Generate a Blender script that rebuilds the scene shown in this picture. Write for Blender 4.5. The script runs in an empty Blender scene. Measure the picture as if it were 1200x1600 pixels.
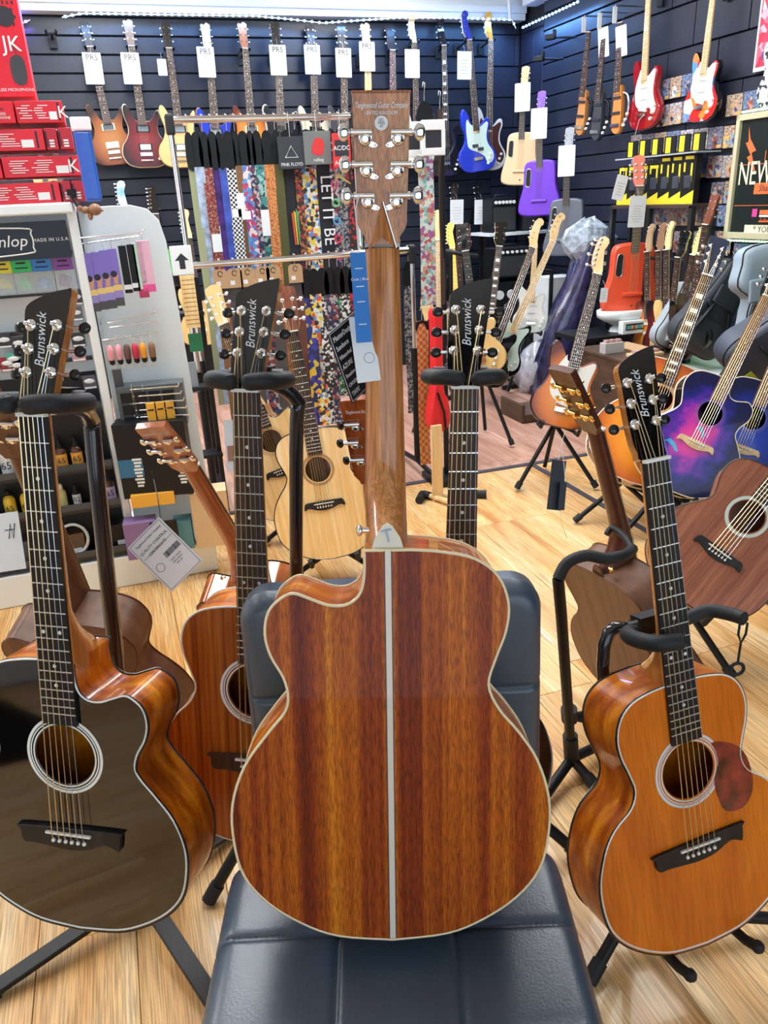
import bpy, bmesh, math, random
from mathutils import Vector, Matrix
from math import sin, cos, pi, radians, atan2, sqrt
random.seed(7)
SC = bpy.context.scene
COL = SC.collection
R = radians
V = Vector

# ------------------------------------------------------------------ camera
PITCH, ROLL, EYE, FPX = R(22.2), R(2.9), 1.38, 1200.0
CF = V((0, cos(PITCH), -sin(PITCH)))
_r0 = V((1, 0, 0)); _u0 = V((0, sin(PITCH), cos(PITCH)))
CR = _r0*cos(ROLL) - _u0*sin(ROLL)
CU = _r0*sin(ROLL) + _u0*cos(ROLL)
CAM = V((0, 0, EYE))
cd = bpy.data.cameras.new('camera'); cam = bpy.data.objects.new('camera', cd); COL.objects.link(cam)
cam.matrix_world = Matrix.Translation(CAM) @ Matrix((CR, CU, -CF)).transposed().to_4x4()
cd.sensor_fit = 'HORIZONTAL'; cd.sensor_width = 36.0; cd.lens = 36.0*FPX/1200.0
cd.clip_start = 0.05; cd.clip_end = 60
SC.camera = cam

# ------------------------------------------------------------------ world and big lights
w = bpy.data.worlds.new('daylight'); SC.world = w; w.use_nodes = True
bg = w.node_tree.nodes['Background']; bg.inputs[0].default_value = (0.74, 0.87, 1.0, 1); bg.inputs[1].default_value = 1.35
SC.view_settings.view_transform = 'Standard'; SC.view_settings.look = 'None'
SC.view_settings.gamma = 1; SC.view_settings.use_curve_mapping = False
SC.view_settings.exposure = 0.6
PANEL_POWER = 42
SC.cycles.max_bounces = 6; SC.cycles.diffuse_bounces = 3; SC.cycles.glossy_bounces = 3
SC.cycles.transmission_bounces = 4; SC.cycles.transparent_max_bounces = 6
SC.cycles.caustics_reflective = False; SC.cycles.caustics_refractive = False
SC.cycles.sample_clamp_indirect = 4.0; SC.cycles.use_denoising = True

# ------------------------------------------------------------------ rays and planes of the room
TH = R(18)
UX = V((cos(TH), sin(TH), 0)); NX = V((sin(TH), -cos(TH), 0))      # along the back wall; out of the back wall into the room
WALL = 6.42
def ray(x, y): return CF + CR*((x-600)/FPX) + CU*((800-y)/FPX)
def dep(x, y, d): return CAM + ray(x, y)*d
def atz(x, y, z=0.0):
    q = ray(x, y); return CAM + q*((z-EYE)/q.z)
def onplane(x, y, P, n):
    q = ray(x, y); return CAM + q*((P-CAM).dot(n)/q.dot(n))
def bw(x, y, off=0.0): return onplane(x, y, CAM - NX*(WALL-off), NX)
CORNER = V((1.29, 7.17, 0))
def rw(x, y, off=0.0): return onplane(x, y, CORNER - UX*off, UX)
def pose(pA, pB, L, lean):
    a, b = ray(*pA), ray(*pB); lo, hi, s = .2, 6.0, sin(R(lean))
    for _ in range(60):
        m = (lo+hi)/2; d = b*m-a
        if d.y/d.length > s: hi = m
        else: lo = m
    d = b*lo-a; t = L/d.length
    return CAM + a*t, CAM + b*(t*lo)

# ------------------------------------------------------------------ materials
MATS = {}
def mat(name, col=(.5,.5,.5), rough=.5, metal=0, coat=0, emis=0, bump=0, bscale=200, trans=0, alpha=1, spec=.5, var=0):
    if name in MATS: return MATS[name]
    m = bpy.data.materials.new(name); m.use_nodes = True; nt = m.node_tree
    b = nt.nodes['Principled BSDF']
    b.inputs['Base Color'].default_value = (*col, 1); b.inputs['Roughness'].default_value = rough
    b.inputs['Metallic'].default_value = metal; b.inputs['Coat Weight'].default_value = coat
    b.inputs['Coat Roughness'].default_value = .04
    b.inputs['Transmission Weight'].default_value = trans; b.inputs['Alpha'].default_value = alpha
    b.inputs['Specular IOR Level'].default_value = spec
    if emis:
        b.inputs['Emission Color'].default_value = (*col, 1); b.inputs['Emission Strength'].default_value = emis
    if bump or var:
        tc = nt.nodes.new('ShaderNodeTexCoord'); n = nt.nodes.new('ShaderNodeTexNoise')
        n.inputs['Scale'].default_value = bscale; n.inputs['Detail'].default_value = 3
        nt.links.new(tc.outputs['Object'], n.inputs['Vector'])
        if bump:
            bp = nt.nodes.new('ShaderNodeBump'); bp.inputs['Strength'].default_value = bump; bp.inputs['Distance'].default_value = .002
            nt.links.new(n.outputs['Fac'], bp.inputs['Height']); nt.links.new(bp.outputs['Normal'], b.inputs['Normal'])
        if var:
            r = nt.nodes.new('ShaderNodeValToRGB'); r.color_ramp.elements[0].position = .3; r.color_ramp.elements[1].position = .7
            r.color_ramp.elements[0].color = (*[c*(1-var) for c in col], 1); r.color_ramp.elements[1].color = (*[min(1, c*(1+var)) for c in col], 1)
            nt.links.new(n.outputs['Fac'], r.inputs[0]); nt.links.new(r.outputs[0], b.inputs['Base Color'])
    MATS[name] = m; return m
def ramp(nt, stops):
    r = nt.nodes.new('ShaderNodeValToRGB'); e = r.color_ramp.elements
    while len(e) < len(stops): e.new(.5)
    for k, (p, c) in enumerate(stops): e[k].position = p; e[k].color = (*c, 1)
    return r
def wood(name, cols, sc=(28, 28, 1.2), rough=.35, coat=.0, fine=.5, fsc=(420, 420, 14), axis='z', rnd=0, spec=.35):
    """cols: three or four colours, dark to light, laid in bands along one local axis, with fine dark pores"""
    if name in MATS: return MATS[name]
    m = bpy.data.materials.new(name); m.use_nodes = True; nt = m.node_tree; L = nt.links
    b = nt.nodes['Principled BSDF']; b.inputs['Roughness'].default_value = rough; b.inputs['Specular IOR Level'].default_value = spec
    b.inputs['Coat Weight'].default_value = coat; b.inputs['Coat Roughness'].default_value = .03
    tc = nt.nodes.new('ShaderNodeTexCoord'); vec = tc.outputs['Object']
    if rnd:
        oi = nt.nodes.new('ShaderNodeObjectInfo'); vm = nt.nodes.new('ShaderNodeVectorMath'); vm.operation = 'MULTIPLY_ADD'
        cx = nt.nodes.new('ShaderNodeCombineXYZ')
        for k in range(3): L.new(oi.outputs['Random'], cx.inputs[k])
        vm.inputs[1].default_value = (37, 17, 23); L.new(cx.outputs[0], vm.inputs[0]); L.new(vec, vm.inputs[2]); vec = vm.outputs[0]
    def nz(s, det):
        mp = nt.nodes.new('ShaderNodeMapping'); mp.inputs['Scale'].default_value = s; L.new(vec, mp.inputs[0])
        n = nt.nodes.new('ShaderNodeTexNoise'); n.inputs['Scale'].default_value = 1; n.inputs['Detail'].default_value = det
        n.inputs['Distortion'].default_value = .3; L.new(mp.outputs[0], n.inputs['Vector']); return n
    n1 = nz(sc, 4); n2 = nz(fsc, 2)
    k = len(cols); r = ramp(nt, [(.28+.44*i/(k-1), c) for i, c in enumerate(cols)])
    L.new(n1.outputs['Fac'], r.inputs[0])
    r2 = ramp(nt, [(.38, (1-fine,)*3), (.58, (1, 1, 1))]); L.new(n2.outputs['Fac'], r2.inputs[0])
    mx = nt.nodes.new('ShaderNodeMix'); mx.data_type = 'RGBA'; mx.blend_type = 'MULTIPLY'; mx.inputs[0].default_value = 1
    L.new(r.outputs[0], mx.inputs[6]); L.new(r2.outputs[0], mx.inputs[7]); out = mx.outputs[2]
    if rnd:
        hs = nt.nodes.new('ShaderNodeHueSaturation'); mr = nt.nodes.new('ShaderNodeMapRange')
        mr.inputs[3].default_value = 1-rnd; mr.inputs[4].default_value = 1+rnd; L.new(oi.outputs['Random'], mr.inputs[0])
        L.new(mr.outputs[0], hs.inputs['Value']); L.new(out, hs.inputs['Color']); out = hs.outputs[0]
    L.new(out, b.inputs['Base Color']); MATS[name] = m; return m
def burst(name, stops, c, r=(.2, .25), rough=.3, coat=.35, nscale=0):
    """a radial stain about a local point c=(x,z)"""
    if name in MATS: return MATS[name]
    m = bpy.data.materials.new(name); m.use_nodes = True; nt = m.node_tree; L = nt.links
    b = nt.nodes['Principled BSDF']; b.inputs['Roughness'].default_value = rough; b.inputs['Coat Weight'].default_value = coat; b.inputs['Coat Roughness'].default_value = .03
    tc = nt.nodes.new('ShaderNodeTexCoord'); mp = nt.nodes.new('ShaderNodeMapping'); mp.vector_type = 'TEXTURE'
    mp.inputs['Location'].default_value = (c[0], 0, c[1]); mp.inputs['Scale'].default_value = (r[0], 10, r[1])
    L.new(tc.outputs['Object'], mp.inputs[0]); ln = nt.nodes.new('ShaderNodeVectorMath'); ln.operation = 'LENGTH'
    L.new(mp.outputs[0], ln.inputs[0]); val = ln.outputs['Value']
    n = nt.nodes.new('ShaderNodeTexNoise'); n.inputs['Scale'].default_value = nscale or 20; n.inputs['Detail'].default_value = 5
    L.new(tc.outputs['Object'], n.inputs['Vector'])
    ma = nt.nodes.new('ShaderNodeMath'); ma.operation = 'MULTIPLY_ADD'; L.new(n.outputs['Fac'], ma.inputs[0])
    ma.inputs[1].default_value = .9 if nscale else .12; L.new(val, ma.inputs[2]); rr = ramp(nt, stops)
    sb = nt.nodes.new('ShaderNodeMath'); sb.operation = 'SUBTRACT'; L.new(ma.outputs[0], sb.inputs[0]); sb.inputs[1].default_value = .45 if nscale else .06
    L.new(sb.outputs[0], rr.inputs[0]); L.new(rr.outputs[0], b.inputs['Base Color']); MATS[name] = m; return m
def splash(name, cols, scale=30, rough=.6):
    """cloth or print: hard-edged blotches of several colours"""
    if name in MATS: return MATS[name]
    m = bpy.data.materials.new(name); m.use_nodes = True; nt = m.node_tree; L = nt.links
    b = nt.nodes['Principled BSDF']; b.inputs['Roughness'].default_value = rough
    tc = nt.nodes.new('ShaderNodeTexCoord'); vo = nt.nodes.new('ShaderNodeTexVoronoi'); vo.inputs['Scale'].default_value = scale
    L.new(tc.outputs['Object'], vo.inputs['Vector']); k = len(cols)
    r = ramp(nt, [(i/k, c) for i, c in enumerate(cols)]); r.color_ramp.interpolation = 'CONSTANT'
    sp = nt.nodes.new('ShaderNodeSeparateColor'); L.new(vo.outputs['Color'], sp.inputs[0]); L.new(sp.outputs[0], r.inputs[0])
    L.new(r.outputs[0], b.inputs['Base Color']); MATS[name] = m; return m
def checker(name, c1, c2, scale=60):
    if name in MATS: return MATS[name]
    m = bpy.data.materials.new(name); m.use_nodes = True; nt = m.node_tree
    tc = nt.nodes.new('ShaderNodeTexCoord'); ck = nt.nodes.new('ShaderNodeTexChecker'); ck.inputs['Scale'].default_value = scale
    ck.inputs[1].default_value = (*c1, 1); ck.inputs[2].default_value = (*c2, 1)
    nt.links.new(tc.outputs['Object'], ck.inputs[0]); nt.links.new(ck.outputs[0], nt.nodes['Principled BSDF'].inputs['Base Color'])
    MATS[name] = m; return m

# ------------------------------------------------------------------ mesh builder
def spline(pts, n=6, closed=True):
    out = []; N = len(pts); rng = range(N) if closed else range(N-1)
    for i in rng:
        if closed: p0, p1, p2, p3 = (V(pts[(i+k) % N]) for k in (-1, 0, 1, 2))
        else: p0, p1, p2, p3 = V(pts[max(i-1, 0)]), V(pts[i]), V(pts[i+1]), V(pts[min(i+2, N-1)])
        for j in range(n):
            t = j/n
            out.append(.5*((2*p1)+(p2-p0)*t+(2*p0-5*p1+4*p2-p3)*t*t+(3*p1-p0-3*p2+p3)*t**3))
    if not closed: out.append(V(pts[-1]))
    return out
class MB:
    def __init__(s, M=None): s.v = []; s.f = []; s.mi = []; s.sm = []; s.M = M or Matrix()
    def add(s, vs, fs, mi=0, sm=False, M=None):
        T = s.M @ M if M else s.M; o = len(s.v)
        s.v += [T @ V(p) for p in vs]
        for f in fs: s.f.append([o+i for i in f]); s.mi.append(mi); s.sm.append(sm)
        return s
    def box(s, c, d, mi=0, M=None):
        x, y, z = c; a, b, e = d[0]/2, d[1]/2, d[2]/2
        vs = [(x+i*a, y+j*b, z+k*e) for i in (-1, 1) for j in (-1, 1) for k in (-1, 1)]
        return s.add(vs, [(0,1,3,2),(4,6,7,5),(0,4,5,1),(2,3,7,6),(0,2,6,4),(1,5,7,3)], mi, False, M)
    def loft(s, secs, mi=0, sm=True, caps=True, closed=True, M=None):
        n = len(secs[0]); vs = [p for q in secs for p in q]; fs = []
        for i in range(len(secs)-1):
            for j in range(n if closed else n-1):
                k = (j+1) % n; fs.append((i*n+j, i*n+k, (i+1)*n+k, (i+1)*n+j))
        s.add(vs, fs, mi, sm, M)
        if caps: s.add(secs[0], [tuple(range(n))[::-1]], mi, False, M); s.add(secs[-1], [tuple(range(n))], mi, False, M)
        return s
    def tube(s, path, r, n=8, mi=0, closed=False, caps=True, M=None):
        P = [V(p) for p in path]; N = len(P); rr = r if isinstance(r, (list, tuple)) else [r]*N
        secs = []; up = None
        for i in range(N):
            t = (P[(i+1) % N]-P[i-1]) if closed else (P[min(i+1, N-1)]-P[max(i-1, 0)])
            t.normalize()
            if up is None: up = V((0, 0, 1)) if abs(t.z) < .9 else V((0, 1, 0))
            a = t.cross(up)
            if a.length < 1e-6: a = t.orthogonal()
            a.normalize(); b = a.cross(t).normalized(); up = b
            secs.append([P[i]+(a*cos(2*pi*k/n)+b*sin(2*pi*k/n))*rr[i] for k in range(n)])
        if closed: secs.append(secs[0]); caps = False
        return s.loft(secs, mi, n > 4, caps, True, M)
    def cyl(s, p, q, r, r2=None, n=12, mi=0, M=None): return s.tube([p, q], [r, r if r2 is None else r2], n, mi, M=M)
    def prism(s, poly, y0, y1, mi=0, sm=True, mside=None, M=None):
        """poly in x,z extruded along y"""
        a = [(p[0], y0, p[1]) for p in poly]; b = [(p[0], y1, p[1]) for p in poly]; n = len(a)
        s.add(a, [tuple(range(n))], mi, False, M); s.add(b, [tuple(range(n))[::-1]], mi, False, M)
        s.add(a+b, [(i, n+i, n+(i+1) % n, (i+1) % n) for i in range(n)], mi if mside is None else mside, sm, M); return s
    def lathe(s, prof, n=16, mi=0, sm=True, M=None, sx=1, sy=1):
        secs = [[(r*cos(2*pi*k/n)*sx, r*sin(2*pi*k/n)*sy, z) for k in range(n)] for r, z in prof]
        return s.loft(secs, mi, sm, True, True, M)
    def ball(s, c, r, n=12, mi=0, M=None):
        r = (r,)*3 if not isinstance(r, (tuple, list)) else r; secs = []
        for i in range(1, n//2):
            a = pi*i/(n//2); secs.append([(c[0]+r[0]*sin(a)*cos(2*pi*k/n), c[1]+r[1]*sin(a)*sin(2*pi*k/n), c[2]-r[2]*cos(a)) for k in range(n)])
        m = len(secs)
        s.loft(secs, mi, True, False, True, M)
        s.add(secs[0]+[(c[0], c[1], c[2]-r[2])], [(k, n, (k+1) % n) for k in range(n)], mi, True, M)
        s.add(secs[-1]+[(c[0], c[1], c[2]+r[2])], [(k, (k+1) % n, n) for k in range(n)], mi, True, M); return s
    def build(s, name, mats, parent=None, bevel=0, kind=None, seg=2):
        me = bpy.data.meshes.new(name); me.from_pydata([tuple(p) for p in s.v], [], s.f)
        if not isinstance(mats, (list, tuple)): mats = [mats]
        for m in mats: me.materials.append(m)
        me.polygons.foreach_set('material_index', s.mi); me.polygons.foreach_set('use_smooth', s.sm)
        bm = bmesh.new(); bm.from_mesh(me)
        if bevel: bmesh.ops.remove_doubles(bm, verts=bm.verts, dist=1e-6)
        bmesh.ops.recalc_face_normals(bm, faces=bm.faces); bm.to_mesh(me); bm.free()
        o = bpy.data.objects.new(name, me); COL.objects.link(o)
        if parent: o.parent = parent
        if bevel:
            md = o.modifiers.new('edge', 'BEVEL'); md.width = bevel; md.segments = seg; md.limit_method = 'ANGLE'
        if kind: o['kind'] = kind
        return o
def tag(o, label, cat, group=None, kind=None):
    o['label'] = label; o['category'] = cat
    if group: o['group'] = group
    if kind: o['kind'] = kind
    return o
def thing(name, label, cat, group=None, M=None):
    o = bpy.data.objects.new(name, None); COL.objects.link(o); o.empty_display_size = .05
    if M: o.matrix_world = M
    return tag(o, label, cat, group)
def share(src, parent, M, name=None):
    c = src.copy(); COL.objects.link(c); c.parent = parent; c.matrix_local = M; return c
def frame(A, B, front, zA=0.0, scale=None, L=None):
    """local z from A to B, local -y towards the front normal; A sits at local z = zA"""
    z = (B-A); l = z.length; z = z.normalized(); y = -(front - z*front.dot(z)).normalized(); x = y.cross(z)
    s = (l/L) if L else 1.0
    M = Matrix((x*s, y*s, z*s)).transposed().to_4x4()
    return Matrix.Translation(A - z*s*zA) @ M
TXC = {}
def text(s, size, M, m, parent, name='lettering', shear=0, align='CENTER', ext=.0002, sx=1, space=1):
    """flat raised lettering in the local x,z plane facing -y"""
    key = (s, size, shear, align, sx, space)
    if key not in TXC:
        cu = bpy.data.curves.new(name, 'FONT'); cu.body = s; cu.size = size; cu.align_x = align; cu.align_y = 'CENTER'
        cu.shear = shear; cu.extrude = ext; cu.resolution_u = 2; cu.space_character = space
        o = bpy.data.objects.new('t', cu); COL.objects.link(o)
        me = bpy.data.meshes.new_from_object(o); bpy.data.objects.remove(o)
        for v in me.vertices: v.co = V((v.co.x*sx, -v.co.z, v.co.y))
        TXC[key] = me
    me = TXC[key].copy(); me.materials.clear(); me.materials.append(m)
    o = bpy.data.objects.new(name, me); COL.objects.link(o); o.parent = parent; o.matrix_local = M; return o
T = Matrix.Translation
def RX(a): return Matrix.Rotation(R(a), 4, 'X')
def RY(a): return Matrix.Rotation(R(a), 4, 'Y')
def RZ(a): return Matrix.Rotation(R(a), 4, 'Z')

# ------------------------------------------------------------------ palette
BLACK = mat('black_gloss', (.004,.004,.005), .06, coat=1)
BLKSAT = mat('black_satin', (.006,.0065,.008), .45, bump=.15, bscale=400, spec=.35)
RUBBER = mat('black_rubber', (.012,.014,.017), .6, bump=.2, bscale=500, spec=.4)
CHROME = mat('chrome', (.82,.84,.86), .09, metal=1)
GOLD = mat('gold_plate', (.95,.65,.2), .16, metal=1)
STEEL = mat('string_steel', (.8,.8,.78), .25, metal=1)
BRONZE = mat('string_bronze', (.85,.68,.38), .3, metal=1)
FRET = mat('fret_wire', (.9,.88,.82), .2, metal=.7)
CREAM = mat('cream_plastic', (.85,.78,.6), .35)
IVORY = mat('white_plastic', (.86,.88,.84), .3)
WHITE = mat('white_lacquer', (.84,.9,.92), .3)
PAPER = mat('white_card', (.8,.84,.86), .6)
INK = mat('dark_ink', (.02,.02,.03), .6)
WINK = mat('white_ink', (.85,.87,.88), .5)
BINDB = mat('black_binding', (.01,.01,.01), .2)
EBONY = wood('ebony', [(.008,.008,.009), (.014,.013,.013), (.03,.025,.022)], (60,60,3), .4, 0, .3)
ROSE = wood('rosewood', [(.025,.012,.009), (.06,.03,.02), (.11,.055,.035)], (90,90,4), .45, 0, .4)
MAHOG = wood('mahogany_gloss', [(.11,.010,.0005), (.30,.042,.0015), (.54,.12,.003), (.82,.27,.012)], (46,46,.4), .42, .14, .5, (800,800,70), spec=.2)
SAPELE = wood('sapele_side', [(.26,.04,.002), (.58,.14,.005), (.9,.33,.02)], (14,40,14), .3, .6, .2, spec=.3)
NECKW = wood('neck_mahogany', [(.38,.12,.028), (.56,.21,.055), (.7,.31,.1)], (60,60,2.5), .3, .7, .4)
REDNECK = wood('red_neck', [(.2,.03,.008), (.38,.08,.015), (.5,.14,.03)], (50,50,2), .25, .9, .2)
AMBER = wood('amber_top', [(.56,.11,.003), (.74,.18,.006), (.88,.27,.014)], (9,9,2), .35, .3, .18, (350,350,20), spec=.25)
CEDAR = wood('cedar_top', [(.2,.035,.003), (.4,.1,.009), (.5,.15,.018)], (150,150,.8), .38, .25, .25, spec=.25)
SPRUCE = wood('spruce_top', [(.84,.5,.17), (.93,.64,.28), (.97,.74,.4)], (70,70,1), .35, .6, .12)
MAPLE = wood('maple_neck', [(.72,.47,.2), (.83,.6,.3), (.88,.68,.4)], (50,50,3), .35, .4, .1)
SATIN = wood('brown_satin', [(.1,.04,.02), (.16,.07,.035), (.22,.1,.055)], (25,25,2), .42, .0, .2)
DARKMAH = wood('dark_mahogany', [(.12,.025,.01), (.22,.055,.02), (.3,.09,.035)], (60,60,2), .45, .1, .3)

# ------------------------------------------------------------------ acoustic guitar
HALF = [(.07,.007),(.118,.026),(.16,.055),(.188,.091),(.199,.136),(.199,.185),(.184,.234),(.160,.271),(.135,.301),(.122,.332),
        (.131,.365),(.143,.398),(.146,.432),(.133,.465),(.105,.486),(.065,.495),(.028,.498)]
CUT = [(.07,.007),(.118,.026),(.16,.055),(.188,.091),(.199,.136),(.199,.185),(.182,.234),(.152,.275),(.131,.30),(.125,.32),(.130,.345),
       (.145,.373),(.151,.400),(.146,.426),(.132,.441),(.116,.448),(.095,.441),(.073,.433),(.052,.433),(.036,.444),(.029,.465),(.028,.498)]
def body_outline(cut, k=1.0, kw=1.0, upk=1.0):
    def side(pts):
        q = [(x*kw*(upk if z > .3 else 1), .5-(.5-z)*k) for x, z in pts]
        return q
    Rt = side(CUT if cut == 'R' else HALF); Lt = side(CUT if cut == 'L' else HALF)
    right = spline([(0, .5-.5*k)]+Rt, 4, False); left = spline([(0, .5-.5*k)]+Lt, 4, False)
    return [(p.x, p.y) for p in right] + [(-p.x, p.y) for p in reversed(left[1:])]
def plate(outline, hole, y, m, name, parent, th=.003):
    bm = bmesh.new(); loops = [outline]+([[(hole[0]+hole[2]*cos(2*pi*k/36), hole[1]+hole[2]*sin(2*pi*k/36)) for k in range(36)]] if hole else [])
    for lp in loops:
        vs = [bm.verts.new((p[0], y, p[1])) for p in lp]
        for i in range(len(vs)): bm.edges.new((vs[i], vs[(i+1) % len(vs)]))
    bmesh.ops.triangle_fill(bm, use_beauty=True, edges=bm.edges[:])
    bmesh.ops.recalc_face_normals(bm, faces=bm.faces)
    me = bpy.data.meshes.new(name); bm.to_mesh(me); bm.free(); me.materials.append(m)
    o = bpy.data.objects.new(name, me); COL.objects.link(o); o.parent = parent
    md = o.modifiers.new('thickness', 'SOLIDIFY'); md.thickness = th; md.offset = 0
    return o
def ring(mb, c, r0, r1, y, mi=0, n=48, th=.0004):
    vs = []; fs = []
    for k in range(n):
        a = 2*pi*k/n
        for r, yy in ((r0, y+th), (r0, y), (r1, y), (r1, y+th)): vs.append((c[0]+r*cos(a), yy, c[1]+r*sin(a)))
    for k in range(n):
        a, b = 4*k, 4*((k+1) % n)
        for j in range(3): fs.append((a+j, b+j, b+j+1, a+j+1))
    mb.add(vs, fs, mi)
def disc(mb, c, r, y, mi=0, n=16): mb.add([(c[0]+r*cos(2*pi*k/n), y, c[1]+r*sin(2*pi*k/n)) for k in range(n)], [tuple(range(n))], mi)
HEADS = {
 'slant': ([(-21,0),(-24,12),(-27,30),(-27,60),(-25,100),(-23,135),(-21,158),(-2,171),(20,179),(40,183),(46,182),(43,150),(38,115),(32,75),(27,40),(23,15),(21,0)], [(-17,60),(-15,95),(-13,130)], [(21,60),(24,95),(27,130)]),
 'flare': ([(-22,0),(-24,8),(-33,22),(-34,40),(-36,100),(-38,178),(-36,181),(0,182),(36,181),(38,178),(36,100),(34,40),(33,22),(24,8),(22,0)], [(-21,58),(-22,96),(-23,134)], [(21,58),(22,96),(23,134)]),
 'round': ([(-21,0),(-26,12),(-31,30),(-30,90),(-34,150),(-30,165),(0,172),(30,165),(34,150),(30,90),(31,30),(26,12),(21,0)], [(-19,45),(-19,82),(-19,119)], [(19,45),(19,82),(19,119)]),
 'prs': ([(-20,0),(-22,15),(-28,40),(-26,90),(-33,150),(-24,158),(-12,150),(6,166),(22,158),(30,150),(24,90),(27,40),(22,15),(20,0)], [(-17,45),(-16,85),(-17,125)], [(17,45),(16,85),(17,125)]),
 'strat': ([(-20,0),(-18,15),(-26,30),(-34,50),(-36,90),(-30,150),(-20,178),(0,188),(22,180),(28,160),(20,140),(12,120),(18,60),(24,20),(21,0)], [(-24,40),(-24,66),(-23,92),(-21,118),(-17,144),(-13,168)], []),
 'bass': ([(-21,0),(-20,20),(-30,40),(-38,62),(-36,120),(-30,180),(-14,208),(8,214),(28,202),(30,180),(16,160),(14,120),(22,60),(24,20),(21,0)], [(-22,60),(-20,100),(-17,140),(-12,180)], []),
 'les': ([(-21,0),(-24,15),(-36,35),(-33,90),(-42,150),(-20,160),(0,152),(20,160),(42,150),(33,90),(36,35),(24,15),(21,0)], [(-24,50),(-23,85),(-25,120)], [(24,50),(23,85),(25,120)]),
}
def button_mb(style, s):
    mb = MB()
    if style == 'kidney':      # chrome housing with a cast arm and an oval key
        mb.cyl((s*.010, .013, 0), (s*.034, .013, 0), .0042, n=10)
        mb.cyl((s*.014, .013, 0), (s*.0165, .013, 0), .006, n=10); mb.cyl((s*.028, .013, 0), (s*.030, .013, 0), .006, n=10)
    else:
        mb.cyl((s*.008, .010, 0), (s*.027, .010, 0), .003, n=8)
    return mb
KEYC = {}
def key_mesh(style, s, m, parent):
    k = (style, s, m.name)
    mb = MB()
    if style == 'kidney': mb.ball((s*.041, .013, 0), (.0085, .0052, .0125), 12)
    else: mb.ball((s*.034, .010, 0), (.0095, .0045, .0075), 10)
    return mb.build('tuner_key', m, parent)
def make_head(root, kind, nutz, ang, fm, bm_, tm, km, det, th=.015, front_posts=True, style='oval', flip=1, hs=(1, 1)):
    out, Lp, Rp = HEADS[kind]; out, Lp, Rp = ([(x*hs[0], z*hs[1]) for x, z in q] for q in (out, Lp, Rp)); pts = [(x*.001*flip, z*.001) for x, z in out]
    Mh = T((0, .001, nutz)) @ RX(-12)
    poly = spline(pts, 3) if det > 1 else [V(p) for p in pts]
    hm = MB(Mh); hm.prism(poly, .0, th, 0, False); h = hm.build('headstock', bm_, root)
    f = MB(Mh); f.prism([(p[0]*.995, p[1]) for p in poly], -.0015, .0002, 0, False); f.build('headstock_face', fm, h)
    if det == 0:
        t = MB(Mh)
        for s, P in ((-1, Lp), (1, Rp)):
            for x, z in P:
                x *= .001*flip; z *= .001; ex = s*flip*.036 if Rp else -flip*.042
                t.cyl((x, 0, z), (x, -.006, z), .004, n=6); t.cyl((x, th-.004, z), (ex*.9, th-.004, z), .0025, n=5)
                t.ball((ex, th-.004, z), (.007, .004, .006), 6)
        t.build('tuning_machines', tm, root, kind='stuff')
    else:
        for s, P in ((-1, Lp), (1, Rp)):
            for x, z in P:
                x *= .001*flip; z *= .001; s2 = s*flip
                edge = max((p[0]*s2 for p in poly if abs(p[1]-z) < .012), default=.03)
                if style == 'kidney':
                    mb = MB(Mh @ T((s2*(edge-.0135), th-.0005, z-.002)) @ Matrix.Scale(.78, 4))
                    mb.lathe([(.0096, .0), (.0096, .005), (.0082, .0085), (.0045, .0105)], 18, M=T((0,0,-.005)) @ RX(-90))
                    mb.box((0, .0035, .001), (.0192, .007, .012)); mb.cyl((s2*-.0095, .0065, .0045), (s2*.020, .0065, .0045), .0048, n=12)
                    mb.cyl((s2*.0185, .0065, .0045), (s2*.0215, .0065, .0045), .0055, n=12); mb.cyl((s2*.0225, .0065, .0045), (s2*.0245, .0065, .0045), .0036, n=12)
                    mb.prism([(s2*-.004, -.013), (s2*-.006, -.006), (s2*-.015, -.0095), (s2*-.0185, -.0125), (s2*-.016, -.0155), (s2*-.010, -.0158)], 0, .0025)
                    mb.ball((s2*-.0148, .0025, -.0128), .0021, 8)
                    t = mb.build('tuner', tm, root)
                    kb = MB(Mh @ T((s2*(edge-.0135), th-.0005, z-.002)) @ Matrix.Scale(.78, 4)); kb.ball((s2*.0325, .0065, .0045), (.0085, .0052, .0125), 16); kb.build('tuner_key', km, t)
                else:
                    mb = MB(Mh @ T((s2*(edge-.011), th-.001, z)))
                    mb.box((0, .003, 0), (.013, .008, .015)); mb.cyl((s2*.005, .001, 0), (s2*.022, .001, 0), .0028, n=8)
                    t = mb.build('tuner', tm, root)
                    kb = MB(Mh @ T((s2*(edge-.011), th-.001, z))); kb.ball((s2*.028, .001, 0), (.0095, .0048, .0085), 12); kb.build('tuner_key', km, t)
                if front_posts:
                    pb = MB(Mh @ T((x, -.0015, z)))
                    pb.lathe([(.0085, 0), (.0085, .001), (.006, .0024), (.0036, .003), (.0032, .008), (.0026, .0082), (.003, .012), (.0012, .0125)], 14, M=RX(90))
                    pb.build('tuner_post', tm, t)
    return Mh
def Dsec(z, wd, d, y0=.0, n=10, pw=1.0):
    pts = [(-wd, y0, z)]
    for k in range(n+1):
        a = pi*k/n; pts.append((-wd*cos(a), y0+.004+(d-.004)*(sin(a)**pw), z))
    pts.append((wd, y0, z)); return pts
DOTS = (3, 5, 7, 9, 12, 15, 17)
def fz(nut, sl, k): return nut - sl*(1-2**(-k/12))
FRETC = {}
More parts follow.
